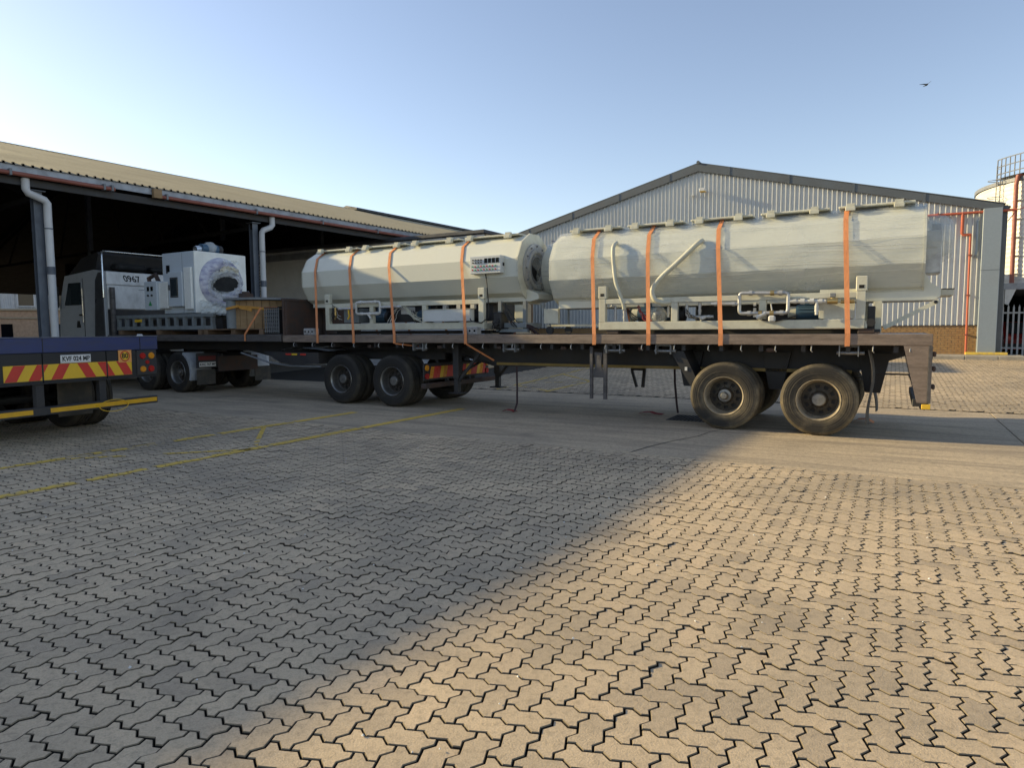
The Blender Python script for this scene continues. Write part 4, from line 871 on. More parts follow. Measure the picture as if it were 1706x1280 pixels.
for s in (1,-1):
    for k in range(7):
        a=.055+k*2*sw; P=[(yc+s*(a+sl_),z0),(yc+s*(a+sl_+sw),z0),(yc+s*(a+sw-.0),z1),(yc+s*a,z1)]
        if s<0: P=P[::-1]
        for lo,hi in ((.165,.66),(.69,1.625),(1.65,2.055)):
            Q=clipy(P,lo,hi)
            if len(Q)>2: bl.part('stripe',M().prism(Q,'x',-.004,-.001),mt['tape_red'],sub=chv)
for y in (.663,1.628): bl.part('board_gap',M().box(-.004,0,y,y+.022,.925,1.15),mt['black'],sub=chv)
stk_=bl.part('speed_sticker',M().box(-.006,.002,1.835,2.06,1.125,1.318),mt['sticker'],sub=None)
m=M(); N=32; m.v=[(.0045,1.945+r*math.cos(2*math.pi*i/N),1.225+r*math.sin(2*math.pi*i/N)) for r in (.085,.066) for i in range(N)]; m.f=[(i,(i+1)%N,(i+1)%N+N,i+N) for i in range(N)]; m.mi=[0]*N
bl.part('sticker_disc',M().cyl((.002,1.945,1.225),(.0035,1.945,1.225),.066,28),mt['tape_yellow'],sub=stk_); bl.part('red_ring',m,paint('ring_red',(.50,.05,.02),.5),sub=stk_); bl.part('sticker_lettering',text_points('80',.115,lambda u,v,w:(.005+w,1.945+u,1.225+v)),mt['ink'],sub=stk_)
lbx=bl.part('lamp_box',M().box(-.02,.012,2.15,2.51,.90,1.308,.008),mt['chassis'])
for y,z,r,c in ((2.25,1.215,.052,'lens_red'),(2.41,1.215,.055,'lens_amber'),(2.33,1.11,.034,'lens_red'),(2.25,1.0,.052,'lens_amber'),(2.40,1.0,.055,'lens_red')):
    q=bl.part('lamp',M().cyl((.012,y,z),(.03,y,z),r,20,r*.85),mt[c],sub=lbx)
bl.part('rear_flange',M().box(-.03,.006,.02,2.5,.872,.884),mt['chassis'])
for y in (.585,1.52): bl.part('bumper_stay',M().box(-.12,-.03,y,y+.11,.45,.87,.006),mt['chassis'])
ub=bl.part('underrun_bar',M().box(-.09,.01,-.05,2.5,.425,.545,.008),mt['chassis'])
for a,b in ((-.04,.50),(.74,2.48)): bl.part('reflective_tape',M().box(.012,.014,a,b,.455,.52),paint('amber_tape_%d'%(a*10),(.74,.40,.02),.35,0,(.5,.26,.02),.5,9),sub=ub)
bl.part('wire_loop',M().tube([(.03,1.70+.24*math.cos(t),.46+.09*math.sin(t)) for t in np.linspace(0,2*math.pi,24)],.006,5),mt['tape_yellow'],smooth=60)
for y in (.0,1.40): bl.part('mud_flap',M().box(-.85,-.835,y,y+.56,.27,.95,.004),mt['flap'])
for y in (.75,1.7): bl.part('chassis_beam',M().box(LB,-.13,y,y+.09,.9,1.33),mt['chassis'])
for x in (-1.6,-2.95):
    bl.part('axle',M().cyl((x,.3,.535),(x,2.25,.535),.065,12),mt['black'])
    for y,f_,i_ in ((.18,0,0),(.5,0,1),(2.05,1,1),(2.37,1,0)): wheel(bl,x,y,.535,bool(f_),False,True,bool(i_))
bl.part('front_leg',M().box(-7.0,-6.85,.5,.6,0,1.3).box(-7.0,-6.85,1.95,2.05,0,1.3),mt['chassis'])
# ---------------------------------------------------------------- cream vacuum tanks on the long trailer
def ngon(yc,zc,a,n=12): 
    r=a/math.cos(math.pi/n); return [(yc+r*math.cos(2*math.pi*(i+.5)/n),zc+r*math.sin(2*math.pi*(i+.5)/n)) for i in range(n)]
def shell(m,poly,xs,scale=None):
    n=len(poly); rows=[[(x,)+tuple(p) for p in poly]+[(x,)+tuple(poly[0])] for x in xs]; return m.sheet(rows)
def lids(th,yc,zt,x0,x1,n,near):
    """hinged covers along the top with clamp blocks on the near edge"""
    step=(x1-x0)/n
    for k in range(n):
        a=x0+k*step+.06; b=x0+(k+1)*step-.06
        l=th.part('cover',M().box(a,b,yc-.30,yc+.26,zt+.014,zt+.05,.01),mt['cream_frame'])
        for x in (a+.12,b-.26):
            th.part('clamp_block',M().prism([(x,zt-.03),(x+.095,zt-.03),(x+.105,zt+.07),(x-.01,zt+.07)],'y',yc-.385,yc-.302),mt['cream_frame'])
            th.part('hinge_pad',M().box(x-.02,x+.115,yc-.42,yc-.386,zt-.045,zt+.01,.006),mt['cream_frame'],sub=l)
def pipe(th,pts,r,mat,name='pipe',fit=True):
    o=th.part(name,M().tube(pts,r,12),mat,smooth=50)
    if fit:
        for p,q in zip(pts[:-1],pts[1:]):
            p=Vector(p); q=Vector(q); d=(q-p)
            if d.length<.18: continue
            d.normalize()
            for s in (p+d*.05,q-d*.09): th.part('fitting',M().cyl(s,s+d*.045,r*1.28,12),mat,sub=o,smooth=50)
    return o
def rounded(pts,r=.06,n=4):
    out=[Vector(pts[0])]
    for a,b,c in zip(pts[:-2],pts[1:-1],pts[2:]):
        a,b,c=Vector(a),Vector(b),Vector(c); u=(a-b).normalized()*r; w=(c-b).normalized()*r
        for i in range(n+1):
            t=i/n; out.append((b+u)*(1-t)**2+b*2*t*(1-t)+(b+w)*t*t)
    out.append(Vector(pts[-1])); return out
def wires(th,p,q,n,mat,z_bend=.1,name='cable',r=.006):
    for k in range(n):
        a=Vector(p)+Vector((random.uniform(-.05,.05),random.uniform(-.03,.03),random.uniform(-.03,.03))); b=Vector(q)+Vector((random.uniform(-.12,.12),random.uniform(-.05,.05),random.uniform(-.05,.05)))
        pts=[a.lerp(b,t)+Vector((random.uniform(-.02,.02),0,-z_bend*4*t*(1-t))) for t in np.linspace(0,1,9)]; th.part(name,M().tube(pts,r,5),mat,smooth=60)
def frame(th,x0,x1,y0,y1,zb,zt,posts,mat):
    for y in (y0,y1):
        th.part('base_beam',M().box(x0,x1,y,y+.1,zb,zb+.14,.008),mat); th.part('top_beam',M().box(x0+.1,x1-.1,y+.005,y+.085,zt-.085,zt,.006),mat)
        for x in (x0,x1-.12): 
            p=th.part('end_post',M().box(x,x+.12,y+.002,y+.098,zb+.141,zt+.01,.006).box(x-.01,x+.14,y-.004,y+.10,zt+.011,zt+.23,.01),mat); th.part('lug_hole',M().box(x+.03,x+.10,y-.007,y-.002,zt+.05,zt+.10),mt['shadowbox'],sub=p)
        for x in posts: th.part('mid_post',M().box(x,x+.11,y+.004,y+.08,zb+.141,zt-.086,.005),mat)
    for x in (x0+.01,x1-.11,(x0+x1)/2): th.part('cross_beam',M().box(x,x+.1,y0+.102,y1-.002,zb+.01,zb+.12),mat)
def feet(th,x0,x1,y,z0,z1):
    for x in (x0,x1):
        for yy in (y,y+1.35): th.part('rail_foot',M().box(x-.15,x+.15,yy,yy+.14,z0,z1-.005,.01),mt['black'])
def pump(th,x,y,z,mat,l=.34,r=.13):
    o=th.part('motor',M().cyl((x,y,z),(x+l,y,z),r,18),mat,smooth=40)
    for k in range(9):
        a=k*math.pi/8; th.part('cooling_fin',M().bar((x+.03,y-math.cos(a)*(r+.008),z+math.sin(a)*(r+.008)),(x+l-.05,y-math.cos(a)*(r+.008),z+math.sin(a)*(r+.008)),.012,.02),mat,sub=o)
    th.part('fan_cover',M().cyl((x+l,y,z),(x+l+.07,y,z),r*1.04,18,r*.9),mt['black'],sub=o); th.part('pump_head',M().cyl((x-.12,y,z),(x,y,z),r*.8,16),mt['cream_frame'],sub=o); th.part('junction_box',M().box(x+.1,x+.24,y-.07,y+.07,z+r-.01,z+r+.09,.01),mat,sub=o)

# ---- first tank (front half of the trailer)
t1=Thing('vacuum_tank','cream twelve-sided tank with open flanged end and push-button panel, nearer the truck cab','tank',T,(3.2,1.1,1.515))
Y1,Z1,A1=1.10,2.80,.65; X0,X1=.20,6.02
t1.part('shell',shell(M(),ngon(Y1,Z1,A1),(X0,X1)),mt['cream'])
for x in (X0-.006,X1+.001): t1.part('end_plate',M().prism(ngon(Y1,Z1,A1*(1.0 if x<1 else 1.06)),'x',x,x+.03),mt['cream_frame'])
t1.part('trough',M().prism([(X0+.02,2.16),(X1+.12,2.16),(X1+.30,2.20),(X1+.28,2.30),(X1+.03,2.40),(X0+.02,2.40)],'y',Y1-.34,Y1+.34),mt['cream'])
fl_=M().lathe([(.30,0),(.30,.05),(.33,.08),(.40,.08),(.40,.045),(.50,.045),(.50,0)],(0,0,0),40)
def turn(m,x,y,z):      # lathe axis y -> +x
    m.v=[(x+h,y-a,z+b) for a,h,b in m.v]; return m
ef=t1.part('end_flange',turn(fl_,X1+.032,Y1,Z1),mt['galv'],smooth=35); t1.part('opening',turn(M().lathe([(0,.012),(.30,.012)],(0,0,0),32),X1+.032,Y1,Z1),mt['shadowbox'],sub=ef)
t1.part('inner_ring',turn(M().lathe([(.24,.0),(.24,.055),(.29,.055),(.29,0)],(0,0,0),32),X1+.035,Y1,Z1),mt['grey'],sub=ef,smooth=35)
for k in range(12): 
    a=2*math.pi*k/12; t1.part('flange_bolt',M().cyl((X1+.07,Y1+.45*math.cos(a),Z1+.45*math.sin(a)),(X1+.10,Y1+.45*math.cos(a),Z1+.45*math.sin(a)),.018,6),mt['grey'],sub=ef)
rows=[]
for i in range(14):
    t=i/13; rows.append([(X1+.09+.05*math.sin(i*1.7+j)+.16*t*t,Y1-.05+.10*t+(j-2)*(.05+.03*math.sin(i*.9))+.02*math.sin(i*2.3),Z1+.36-1.28*t+.03*math.sin(j*2+i)) for j in range(5)])
t1.part('torn_film',M().sheet(rows),mt['film_loose'],smooth=True)
lids(t1,Y1,Z1+A1,X0+.1,X1-.1,4,True)
frame(t1,1.08,5.34,.30,1.90,1.62,2.20,(2.40,3.83),mt['cream_frame'])
feet(t1,1.5,4.9,.5,1.515,1.62)
t1.part('bed_rail',M().box(1.1,5.3,.62,.70,1.53,1.60).box(1.1,5.3,1.5,1.58,1.53,1.60),mt['black'])
# push-button panel on the shell
pb=t1.part('control_box',M().box(5.02,5.72,.32,.55,2.70,3.04,.008),mt['box_white'])
for r,zz in enumerate((2.965,2.915)):
    for k in range(4): t1.part('switch',M().cyl((5.10+k*.062,.32,zz),(5.10+k*.062,.296,zz),.014,8),mt['ink'],sub=pb)
for k in range(4): t1.part('display',M().box(5.355+k*.088,5.425+k*.088,.312,.3205,2.90,2.99,.002),mt['display'],sub=pb)
for r,zz in enumerate((2.84,2.775)):
    for k in range(9):
        b_=M().cyl((5.085+k*.066,.32,zz),(5.085+k*.066,.300,zz),.014,8); t1.part('push_button',b_,mt['red'] if (k+r)%2 else mt['green'],sub=pb)
t1.part('box_bracket',M().bar((5.3,.5,2.70),(5.3,.62,2.55),.04,.04),mt['cream_frame'],sub=pb); t1.part('box_lock',M().box(5.721,5.73,.4,.46,2.84,2.9),mt['black'],sub=pb)
t1.part('cable',M().tube([(5.32,.42,2.70),(5.36,.40,2.5),(5.40,.39,2.1),(5.42,.36,1.85),(5.30,.28,1.74),(5.08,.26,1.78),(4.98,.27,1.92)],.011,6),mt['cable'],smooth=60)
# electrics tray
et=t1.part('wiring_tray',M().box(3.90,5.05,.25,.42,1.78,2.02,.008),mt['box_white']); t1.part('tray_lid',M().box(3.88,5.07,.24,.43,2.021,2.03),mt['cream_frame'],sub=et)
for k in range(6): t1.part('relay',M().box(4.05+k*.17,4.14+k*.17,.5,.58,2.04,2.12),mt['white'] if k%2 else mt['display'])
# water pipes
lp=rounded([(2.08,.24,2.0),(2.08,.24,2.22),(2.76,.24,2.22),(2.76,.24,1.97),(2.08,.24,1.97),(2.08,.24,2.02)],.05)
t1.part('pipe_loop',M().tube(lp,.026,12),mt['pvc'],smooth=50)
for x,z in ((2.2,2.22),(2.6,2.22),(2.2,1.97),(2.45,1.97),(2.64,1.97)): t1.part('fitting',M().cyl((x,.24,z),(x+.06,.24,z),.036,12),mt['pvc'],smooth=50)
pipe(t1,[(1.55,.24,2.09),(2.06,.24,2.09)],.024,mt['galv']); pipe(t1,[(2.78,.24,2.10),(3.35,.24,2.10)],.024,mt['galv']); pipe(t1,[(2.42,.24,1.96),(2.52,.22,1.86)],.024,mt['pvc'],fit=False)
for x in (1.45,1.85): t1.part('valve',M().cyl((x,.25,1.95),(x,.25,2.12),.022,8).cyl((x-.03,.25,1.86),(x+.03,.25,1.95),.02,8),mt['brass'] if x<1.6 else mt['tape_yellow'])
wires(t1,(1.35,.32,2.18),(1.38,.33,1.85),12,mt['cable'],.02); wires(t1,(3.35,.35,2.12),(3.75,.36,1.80),9,mt['strap_dark'] if 0 else mt['cream_frame'],.05); wires(t1,(3.2,.4,2.1),(2.9,.4,1.75),4,mt['white'],-.08); wires(t1,(3.5,.4,2.0),(3.7,.42,1.76),8,mt['cable'],.04); wires(t1,(2.0,.4,2.15),(1.7,.42,2.15),5,mt['cable'],.1); wires(t1,(1.3,.35,2.1),(1.45,.35,1.9),6,mt['white'],.05,r=.005)
t1.part('grey_box',M().box(1.5,1.95,.45,.8,1.78,2.1,.01),mt['bed_frame']); t1.part('white_box',M().box(3.15,3.35,.45,.7,1.95,2.1,.01),mt['white']); pump(t1,2.2,.75,1.9,mt['motor']); pump(t1,3.4,.8,1.9,mt['motor'],.3)
for x in (4.0,4.5): pump(t1,x,.9,1.88,mt['black'],.3,.11)
t1.part('inner_tray',M().box(1.25,5.2,.9,1.8,1.80,2.14),mt['chassis'])
# supports, jacks and clutter behind the open end
t1.part('end_stand',M().box(5.55,5.62,.5,.57,1.6,2.16).box(6.05,6.12,.6,.67,1.6,2.16).box(5.5,6.2,.5,.6,1.56,1.62),mt['bed_frame'])
t1.part('end_gearbox',M().box(5.48,5.66,.42,.75,1.62,1.95,.02).cyl((5.57,.41,1.75),(5.57,.36,1.75),.07,12),mt['black']); t1.part('end_tray',M().box(5.5,6.15,.55,1.2,1.64,1.74,.01),mt['bed_frame']); t1.part('end_box',M().box(5.75,5.95,.8,1.0,1.76,2.1,.01),mt['cream_frame'])
wires(t1,(5.7,.5,2.1),(5.95,.55,1.7),7,mt['cable'],.06,r=.009); wires(t1,(6.0,.6,1.7),(6.3,.6,1.56),9,mt['strap_dark'],-.05,r=.012)
t1.part('hand_wheel',M().lathe([(.09,-.01),(.105,0),(.09,.01),(.085,0),(.09,-.01)],(5.6,.36,1.66),20),mt['black'],smooth=True)

# ---- second tank (rear half), wrapped in stretch film
t2=Thing('vacuum_tank','cream twelve-sided tank wrapped in clear stretch film at the trailer rear','tank',T,(9.6,1.15,1.515))
Y2,Z2,A2=1.15,2.70,.69; X2,X3=6.72,12.62
t2.part('shell',shell(M(),ngon(Y2,Z2,A2),(X2,X3)),mt['cream'])
t2.part('end_plate',M().prism(ngon(Y2,Z2,A2),'x',X2-.03,X2-.001),mt['cream_frame']); t2.part('end_plate',M().prism(ngon(Y2,Z2,A2*1.02),'x',X3+.001,X3+.03),mt['cream_frame'])
t2.part('trough',M().prism([(X2+.05,2.00),(X3+.16,2.00),(X3+.24,2.05),(X3+.24,2.16),(X3+.12,2.24),(X3+.02,2.42),(X2+.05,2.42)],'y',Y2-.44,Y2+.44),mt['cream'])
t2.part('drip_lip',M().box(X3+.242,X3+.40,Y2-.36,Y2+.36,2.06,2.15,.006),mt['cream_frame']); t2.part('lip_sheet',M().box(X3+.25,X3+.41,Y2-.37,Y2+.37,2.151,2.16),mt['black'])
t2.part('exit_box',M().box(X3+.032,X3+.24,Y2-.25,Y2+.3,2.40,3.02,.01),mt['galv']); t2.part('exit_hood',turn(M().lathe([(.0,.36),(.22,.34),(.30,.25),(.33,.0)],(0,0,0),20),X3+.03,Y2,2.95),mt['film_loose'],smooth=True)
rows=[]
for i in range(12):
    a=2*math.pi*i/11; rows.append([(X3+.03+j*.085,Y2+(.40-.03*j+.03*math.sin(i*2.1+j))*math.cos(a),2.86+(.36-.03*j+.03*math.cos(i*1.7+j*2))*math.sin(a)) for j in range(5)])
t2.part('loose_wrap',M().sheet(rows),mt['film_loose'],smooth=True)
nk=t2.part('neck',M().cyl((6.16,1.72,2.78),(X2-.035,1.72,2.78),.55,28),mt['cream'],smooth=40); 
t2.part('neck_wrap',M().cyl((6.12,1.72,2.78),(X2-.045,1.72,2.78),.58,28,.575,cap=False),mt['film'],sub=nk,smooth=40); t2.part('blue_sheet',M().sheet([[(6.2+.06*i,1.5+.1*j,3.385+.02*math.sin(i*2+j*1.7)) for j in range(5)] for i in range(7)]),paint('blue_plastic',(.10,.13,.38),.35,0,(.4,.42,.5),.6,9),smooth=True)
# stretch film: a slightly larger, slightly uneven skin
P=ngon(Y2,Z2,A2+.022,12); rows=[]
fine=[]
for i in range(12):
    a=Vector(P[i]); b=Vector(P[(i+1)%12])
    for t in (0,.25,.5,.75): fine.append(a.lerp(b,t))
fine.append(fine[0])
for k in range(70):
    x=X2-.02+(X3+.05-X2)*k/69; rows.append([(x,p.x+.006*math.sin(k*.7+j*1.3)-.012*math.sin(j*math.pi/4)**2*math.sin(k*.23)**2*(1 if p.x<Y2 else 0),p.y+.005*math.sin(k*.9+j*2.1)+(.018 if p.y>3.3 else 0)) for j,p in enumerate(fine)])
t2.part('stretch_film',M().sheet(rows),mt['film'],smooth=25)
# edges of the film layers: thin bright creases running along the tank
we=M(); rr=random.Random(11); per=[Vector(p) for p in ngon(Y2,Z2,A2+.030,12)]
def on_skin(s):
    s=s%12; i=int(s); return per[i].lerp(per[(i+1)%12],s-i)
for k in range(34):
    s0=rr.uniform(3.2,7.9); x=rr.uniform(X2,X3-.8); ln=rr.uniform(.5,2.6) if k%3 else rr.uniform(2.5,5.5); x1=min(X3-.02,x+ln); sl=rr.uniform(-.10,.16); pts=[]
    for t in np.linspace(0,1,9):
        xx=x+(x1-x)*t; q=on_skin(s0+sl*(xx-x)+.03*math.sin(t*9+k)); pts.append((xx,q.x,q.y))
    we.tube(pts,rr.uniform(.0012,.0028),4)
t2.part('film_edges',we,mt['foil_edge'],kind='stuff')
lids(t2,Y2,Z2+A2+.03,X2+.15,X3-.05,5,True)
frame(t2,7.74,11.92,.34,1.92,1.59,2.13,(9.04,10.44),mt['cream_frame'])
t2.part('bed_rail',M().box(7.8,11.9,.6,.7,1.515,1.585),mt['black']); t2.part('bed_rail',M().box(7.8,11.9,1.6,1.7,1.515,1.585),mt['black'])
for x in (8.0,11.95): t2.part('rust_block',M().box(x-.12,x+.1,.36,.5,1.515,1.588,.01),mt['rust'])
# two ribbed hoses over the film
def hose(pts,r):
    P=[Vector(p) for p in pts]; out=[]
    for i in range(len(P)-1):
        p0,p1,p2,p3=P[max(i-1,0)],P[i],P[i+1],P[min(i+2,len(P)-1)]
        for t in np.linspace(0,1,9)[:-1]: out.append(.5*((2*p1)+(-p0+p2)*t+(2*p0-5*p1+4*p2-p3)*t*t+(-p0+3*p1-3*p2+p3)*t**3))
    out.append(P[-1]); return M().tube(out,r,12)
t2.part('hose',hose([(7.98,.56,3.13),(7.98,.40,3.02),(8.0,.385,2.7),(8.05,.37,2.4),(8.13,.36,2.2),(8.19,.38,2.02),(8.19,.40,1.95)],.036),mt['hose'],smooth=60)
t2.part('hose',hose([(9.50,.52,3.06),(9.42,.42,2.98),(9.15,.36,2.72),(8.86,.33,2.46),(8.73,.29,2.26),(8.78,.27,2.10),(8.90,.30,2.045),(9.02,.36,2.05)],.042),mt['hose'],smooth=60)
# pipework
lp=rounded([(10.16,.27,1.98),(10.16,.27,2.16),(10.88,.27,2.14),(10.88,.27,1.84),(10.16,.27,1.84),(10.16,.27,2.0)],.055)
t2.part('pipe_loop',M().tube(lp,.029,12),mt['galv'],smooth=50)
for x,z in ((10.3,2.155),(10.62,2.148),(10.74,2.145),(10.28,1.84),(10.45,1.84),(10.62,1.84),(10.76,1.84)): t2.part('fitting',M().cyl((x,.27,z),(x+.055,.27,z),.04,12),mt['brass'] if x in (10.62,10.45) else mt['galv'],smooth=50)
pipe(t2,[(9.72,.27,2.0),(10.14,.27,1.99)],.026,mt['galv']); pipe(t2,[(10.90,.27,2.01),(11.40,.27,2.0)],.028,mt['pvc']); pipe(t2,[(11.28,.26,1.99),(11.28,.26,1.80)],.024,mt['pvc'])
for x in (11.05,11.18): t2.part('fitting',M().cyl((x,.27,2.007),(x+.06,.27,2.006),.042,12),mt['pvc'],smooth=50)
t2.part('valve',M().cyl((11.42,.27,2.0),(11.56,.27,2.0),.045,12).cyl((11.49,.27,2.0),(11.49,.27,2.05),.03,10),mt['brass'],smooth=40); t2.part('solenoid',M().box(11.45,11.53,.24,.31,2.055,2.12,.008),mt['grey'])
t2.part('valve',M().cyl((11.6,.28,1.99),(11.78,.28,1.99),.03,10).cyl((11.68,.28,1.99),(11.68,.28,2.04),.02,8),mt['brass'],smooth=40)
t2.part('drain_stub',M().tube([(10.55,.27,1.84),(10.42,.25,1.77)],.034,12),mt['pvc']); t2.part('valve_body',M().box(10.60,10.70,.22,.32,1.70,1.80,.02),mt['pvc']); t2.part('valve_stem',M().cyl((10.65,.27,1.86),(10.63,.27,1.98),.011,8),mt['pvc'])
pipe(t2,[(8.02,.42,1.75),(8.02,.42,2.0),(7.96,.36,2.02)],.022,mt['galv'],fit=False); pipe(t2,[(8.19,.42,1.74),(8.19,.42,1.97)],.024,mt['galv']); pipe(t2,[(8.95,.5,1.8),(8.95,.5,2.0)],.024,mt['galv'])
pipe(t2,[(9.28,.44,2.02),(9.28,.44,1.83),(9.32,.44,1.80),(9.72,.44,1.80)],.024,mt['galv']); pipe(t2,[(9.50,.42,2.06),(9.50,.42,1.83)],.024,mt['galv']); t2.part('drain_stub',M().tube([(9.60,.42,1.80),(9.52,.38,1.755)],.026,10),mt['pvc'])
for k in range(3): t2.part('white_relay',M().box(10.33+k*0,10.37,.5,.55,1.78+k*.09,1.84+k*.09),mt['white'])
wires(t2,(9.3,.36,1.92),(9.45,.32,1.74),5,mt['cable'],.03); wires(t2,(8.4,.45,2.0),(8.6,.45,1.75),4,mt['strap_red'],.03); wires(t2,(8.25,.45,1.95),(8.5,.45,1.76),4,mt['cable'],.05); t2.part('cable',M().tube([(10.5,.31,1.74),(10.7,.3,1.715),(10.85,.33,1.75),(11.0,.4,1.8)],.012,6),mt['cable'],smooth=60)
pump(t2,10.95,.72,1.85,mt['motor'],.34,.12); pump(t2,8.35,.75,1.86,mt['motor'],.34,.13); pump(t2,8.75,.95,1.86,mt['motor'],.3,.13)
t2.part('panel',M().box(11.30,11.78,.385,.42,1.74,1.985,.004),mt['cream_frame']); t2.part('back_panel',M().box(11.30,11.80,.44,.47,2.06,2.18),mt['cream_frame']); t2.part('inner_tray',M().box(9.3,11.2,1.0,1.8,1.72,2.02),mt['chassis']); t2.part('wrap_bundle',M().lathe([(0,-.14),(.12,-.1),(.16,0),(.12,.1),(0,.14)],(8.76,.55,1.84),12),mt['foil'],smooth=True)
t2.part('stand_leg',M().box(12.02,12.13,.62,.70,1.53,1.995,.005),mt['cream_frame']); t2.part('diagonal_strut',M().bar((12.16,.66,1.60),(12.84,.66,1.985),.05,.06),mt['cream_frame']); t2.part('strut_bolt',M().cyl((12.80,.63,1.965),(12.80,.60,1.965),.025,8),mt['black'])
t2.part('end_jack',M().box(11.95,12.05,.42,.52,1.56,1.92,.01).cyl((12.0,.40,1.68),(12.0,.34,1.68),.06,12).box(11.92,12.12,.4,.55,1.53,1.58),mt['black']); t2.part('deck_sheet',M().box(12.1,12.7,.1,2.3,1.502,1.512),mt['column'])
# casters and stand under the neck
for x,y in ((6.55,.75),(6.85,.95)): 
    c=t2.part('caster',M().cyl((x,y,1.59),(x,y+.05,1.59),.075,14),mt['black']); t2.part('caster_stem',M().cyl((x,y+.025,1.62),(x,y+.025,2.0),.02,8),mt['bed_frame'],sub=c)
t2.part('neck_stand',M().box(6.45,6.75,.72,.80,1.72,2.0).box(6.4,7.6,.9,.96,1.66,1.70),mt['cream_frame'])

# ---------------------------------------------------------------- tie-down straps over the tanks
def strap(xb,xt,yc,zc,a,extra,lab):
    P=ngon(yc,zc,a+.012+extra); pts=sorted([p for p in P if p[1]>zc+.05],key=lambda p:p[0])
    path=[(-.012,1.335),(-.014,1.52)]+pts+[(2.512,1.52),(2.512,1.335)]
    zt_=zc+a; xs=[]
    for y,z in path: xs.append(xb+(xt-xb)*min(1,max(0,(z-1.52)/(zt_-1.52))) if y<yc else xt+(xt-xb)*-.3*min(1,max(0,(zt_-z)/1.6)))
    m=M(); h=.034
    for d in (0,.004):
        n=len(path); m.sheet([[(x-h,y-(d if y<yc else -d)*1,z+d) for x,(y,z) in zip(xs,path)],[(x+h,y-(d if y<yc else -d),z+d) for x,(y,z) in zip(xs,path)]])
    single('tie_down_strap',m,mt['strap'],T,(xb,0,1.335),lab,'strap','orange tie-down straps over the tanks')
S1=[(1.14,.50),(2.22,1.56),(3.35,2.70),(5.12,4.62)]; S2=[(7.80,7.50),(8.77,8.54),(9.94,9.72),(11.72,11.60)]
names1=['orange strap over the unwrapped tank, nearest its closed end by the headboard','orange strap over the unwrapped tank, second from the headboard','orange strap over the middle of the unwrapped tank','orange strap over the unwrapped tank beside the push-button panel']
names2=['orange strap over the wrapped tank at its end facing the other tank','orange strap over the wrapped tank behind the long curved hose','orange strap over the wrapped tank left of the square pipe loop','orange strap over the wrapped tank nearest the trailer rear']
for (a,b),l in zip(S1,names1): strap(a,b,Y1,Z1,A1,.0,l)
for (a,b),l in zip(S2,names2): strap(a,b,Y2,Z2,A2,.03,l)
single('loose_strap_end',M().bar((5.13,.0,1.335),(5.45,.5,1.0),.035,.006,up=(0,1,0)),mt['strap'],T,(5.2,.2,1.1),'slack orange strap end slanting under the rail beside the landing leg','strap')
single('loose_strap_end',M().bar((3.36,.0,1.335),(3.75,.3,1.27),.03,.006,up=(0,1,0)),mt['strap'],T,(3.4,.1,1.3),'short orange strap end tucked below the rail above the link trailer wheels','strap')
# concrete blocks on the deck
def cblock(x,y,lab):
    t=Thing('concrete_block',lab,'block',T,(x,y,1.512)); t.part('block',M().box(x,x+.34,y,y+.16,1.513,1.665,.015),mt['block']); 
    for dx in (.06,.17,.28): t.part('core_hole',M().cyl((x+dx,y-.002,1.59),(x+dx,y+.01,1.59),.022,10),mt['dark'])
cblock(5.02,.03,'scuffed concrete block on the rail below the push-button panel'); cblock(.62,.06,'scuffed concrete block on the deck beside the headboard')

# ---------------------------------------------------------------- load on the link trailer
mc=Thing('haul_off_machine','pale grey cabinet machine with large film-wrapped ring on its white face','machine',T,(-4.2,1.1,1.53))
mc.part('cabinet',M().box(-5.02,-3.66,.34,1.92,2.10,3.72,.012),mt['machine']); mc.part('white_face',M().box(-3.657,-3.62,.335,1.925,2.10,3.725,.01),mt['machine_white'])
mc.part('panel_seam',M().box(-4.15,-4.14,.336,.341,2.12,3.70),mt['bed_frame'])
def fx(m): m.v=[(-3.618+h,1.12-a,2.93+b) for a,h,b in m.v]; return m
rg_=mc.part('wrapped_ring',fx(M().lathe([(.0,.02),(.30,.03),(.34,.07),(.50,.085),(.63,.06),(.67,0)],(0,0,0),40)),mt['foil_purple'],smooth=True)
mc.part('ring_opening',M().prism([(1.16+.42*math.cos(t),2.88+.22*math.sin(t)+.05*math.cos(t)) for t in np.linspace(0,2*math.pi,29)[:-1]],'x',-3.56,-3.515),mt['shadowbox'],sub=rg_)
def crumple(n,m,f):
    rr=random.Random(n*7+m); G=[]
    for i in range(n): G.append([tuple(Vector(f(i/(n-1),j/(m-1)))+Vector((rr.uniform(-.03,.05),rr.uniform(-.022,.022),rr.uniform(-.022,.022)))) for j in range(m)])
    return M().sheet(G)
rim=lambda t,u:(-3.50+.05*math.sin(u*3.1),1.16+(.40+.17*u)*math.cos(t*2*math.pi),2.88+(.20+.22*u)*math.sin(t*2*math.pi)+.05*math.cos(t*2*math.pi))
mc.part('crumpled_film',crumple(34,5,rim),mt['foil'],sub=rg_)
mc.part('film_fold',crumple(12,4,lambda t,u:(-3.47,.95+.62*t,3.22+.16*u-.10*(2*t-1)**2)),paint('cream_film_fold',(.62,.58,.46),.3,0,(.3,.28,.3),.6,8),sub=rg_)
mc.part('film_roll',crumple(10,3,lambda t,u:(-3.44,1.05+.5*t,3.44+.09*u)),mt['foil'],sub=rg_)
mc.part('film_skirt',crumple(16,6,lambda t,u:(-3.56,.42+1.4*t,2.06+.38*u)),mt['foil'])
mc.part('blue_film',crumple(7,5,lambda t,u:(-3.44,1.62+.26*t,2.42+.3*u)),paint('blue_tinted_film',(.36,.44,.62),.25,0,(.5,.55,.62),.6,9))
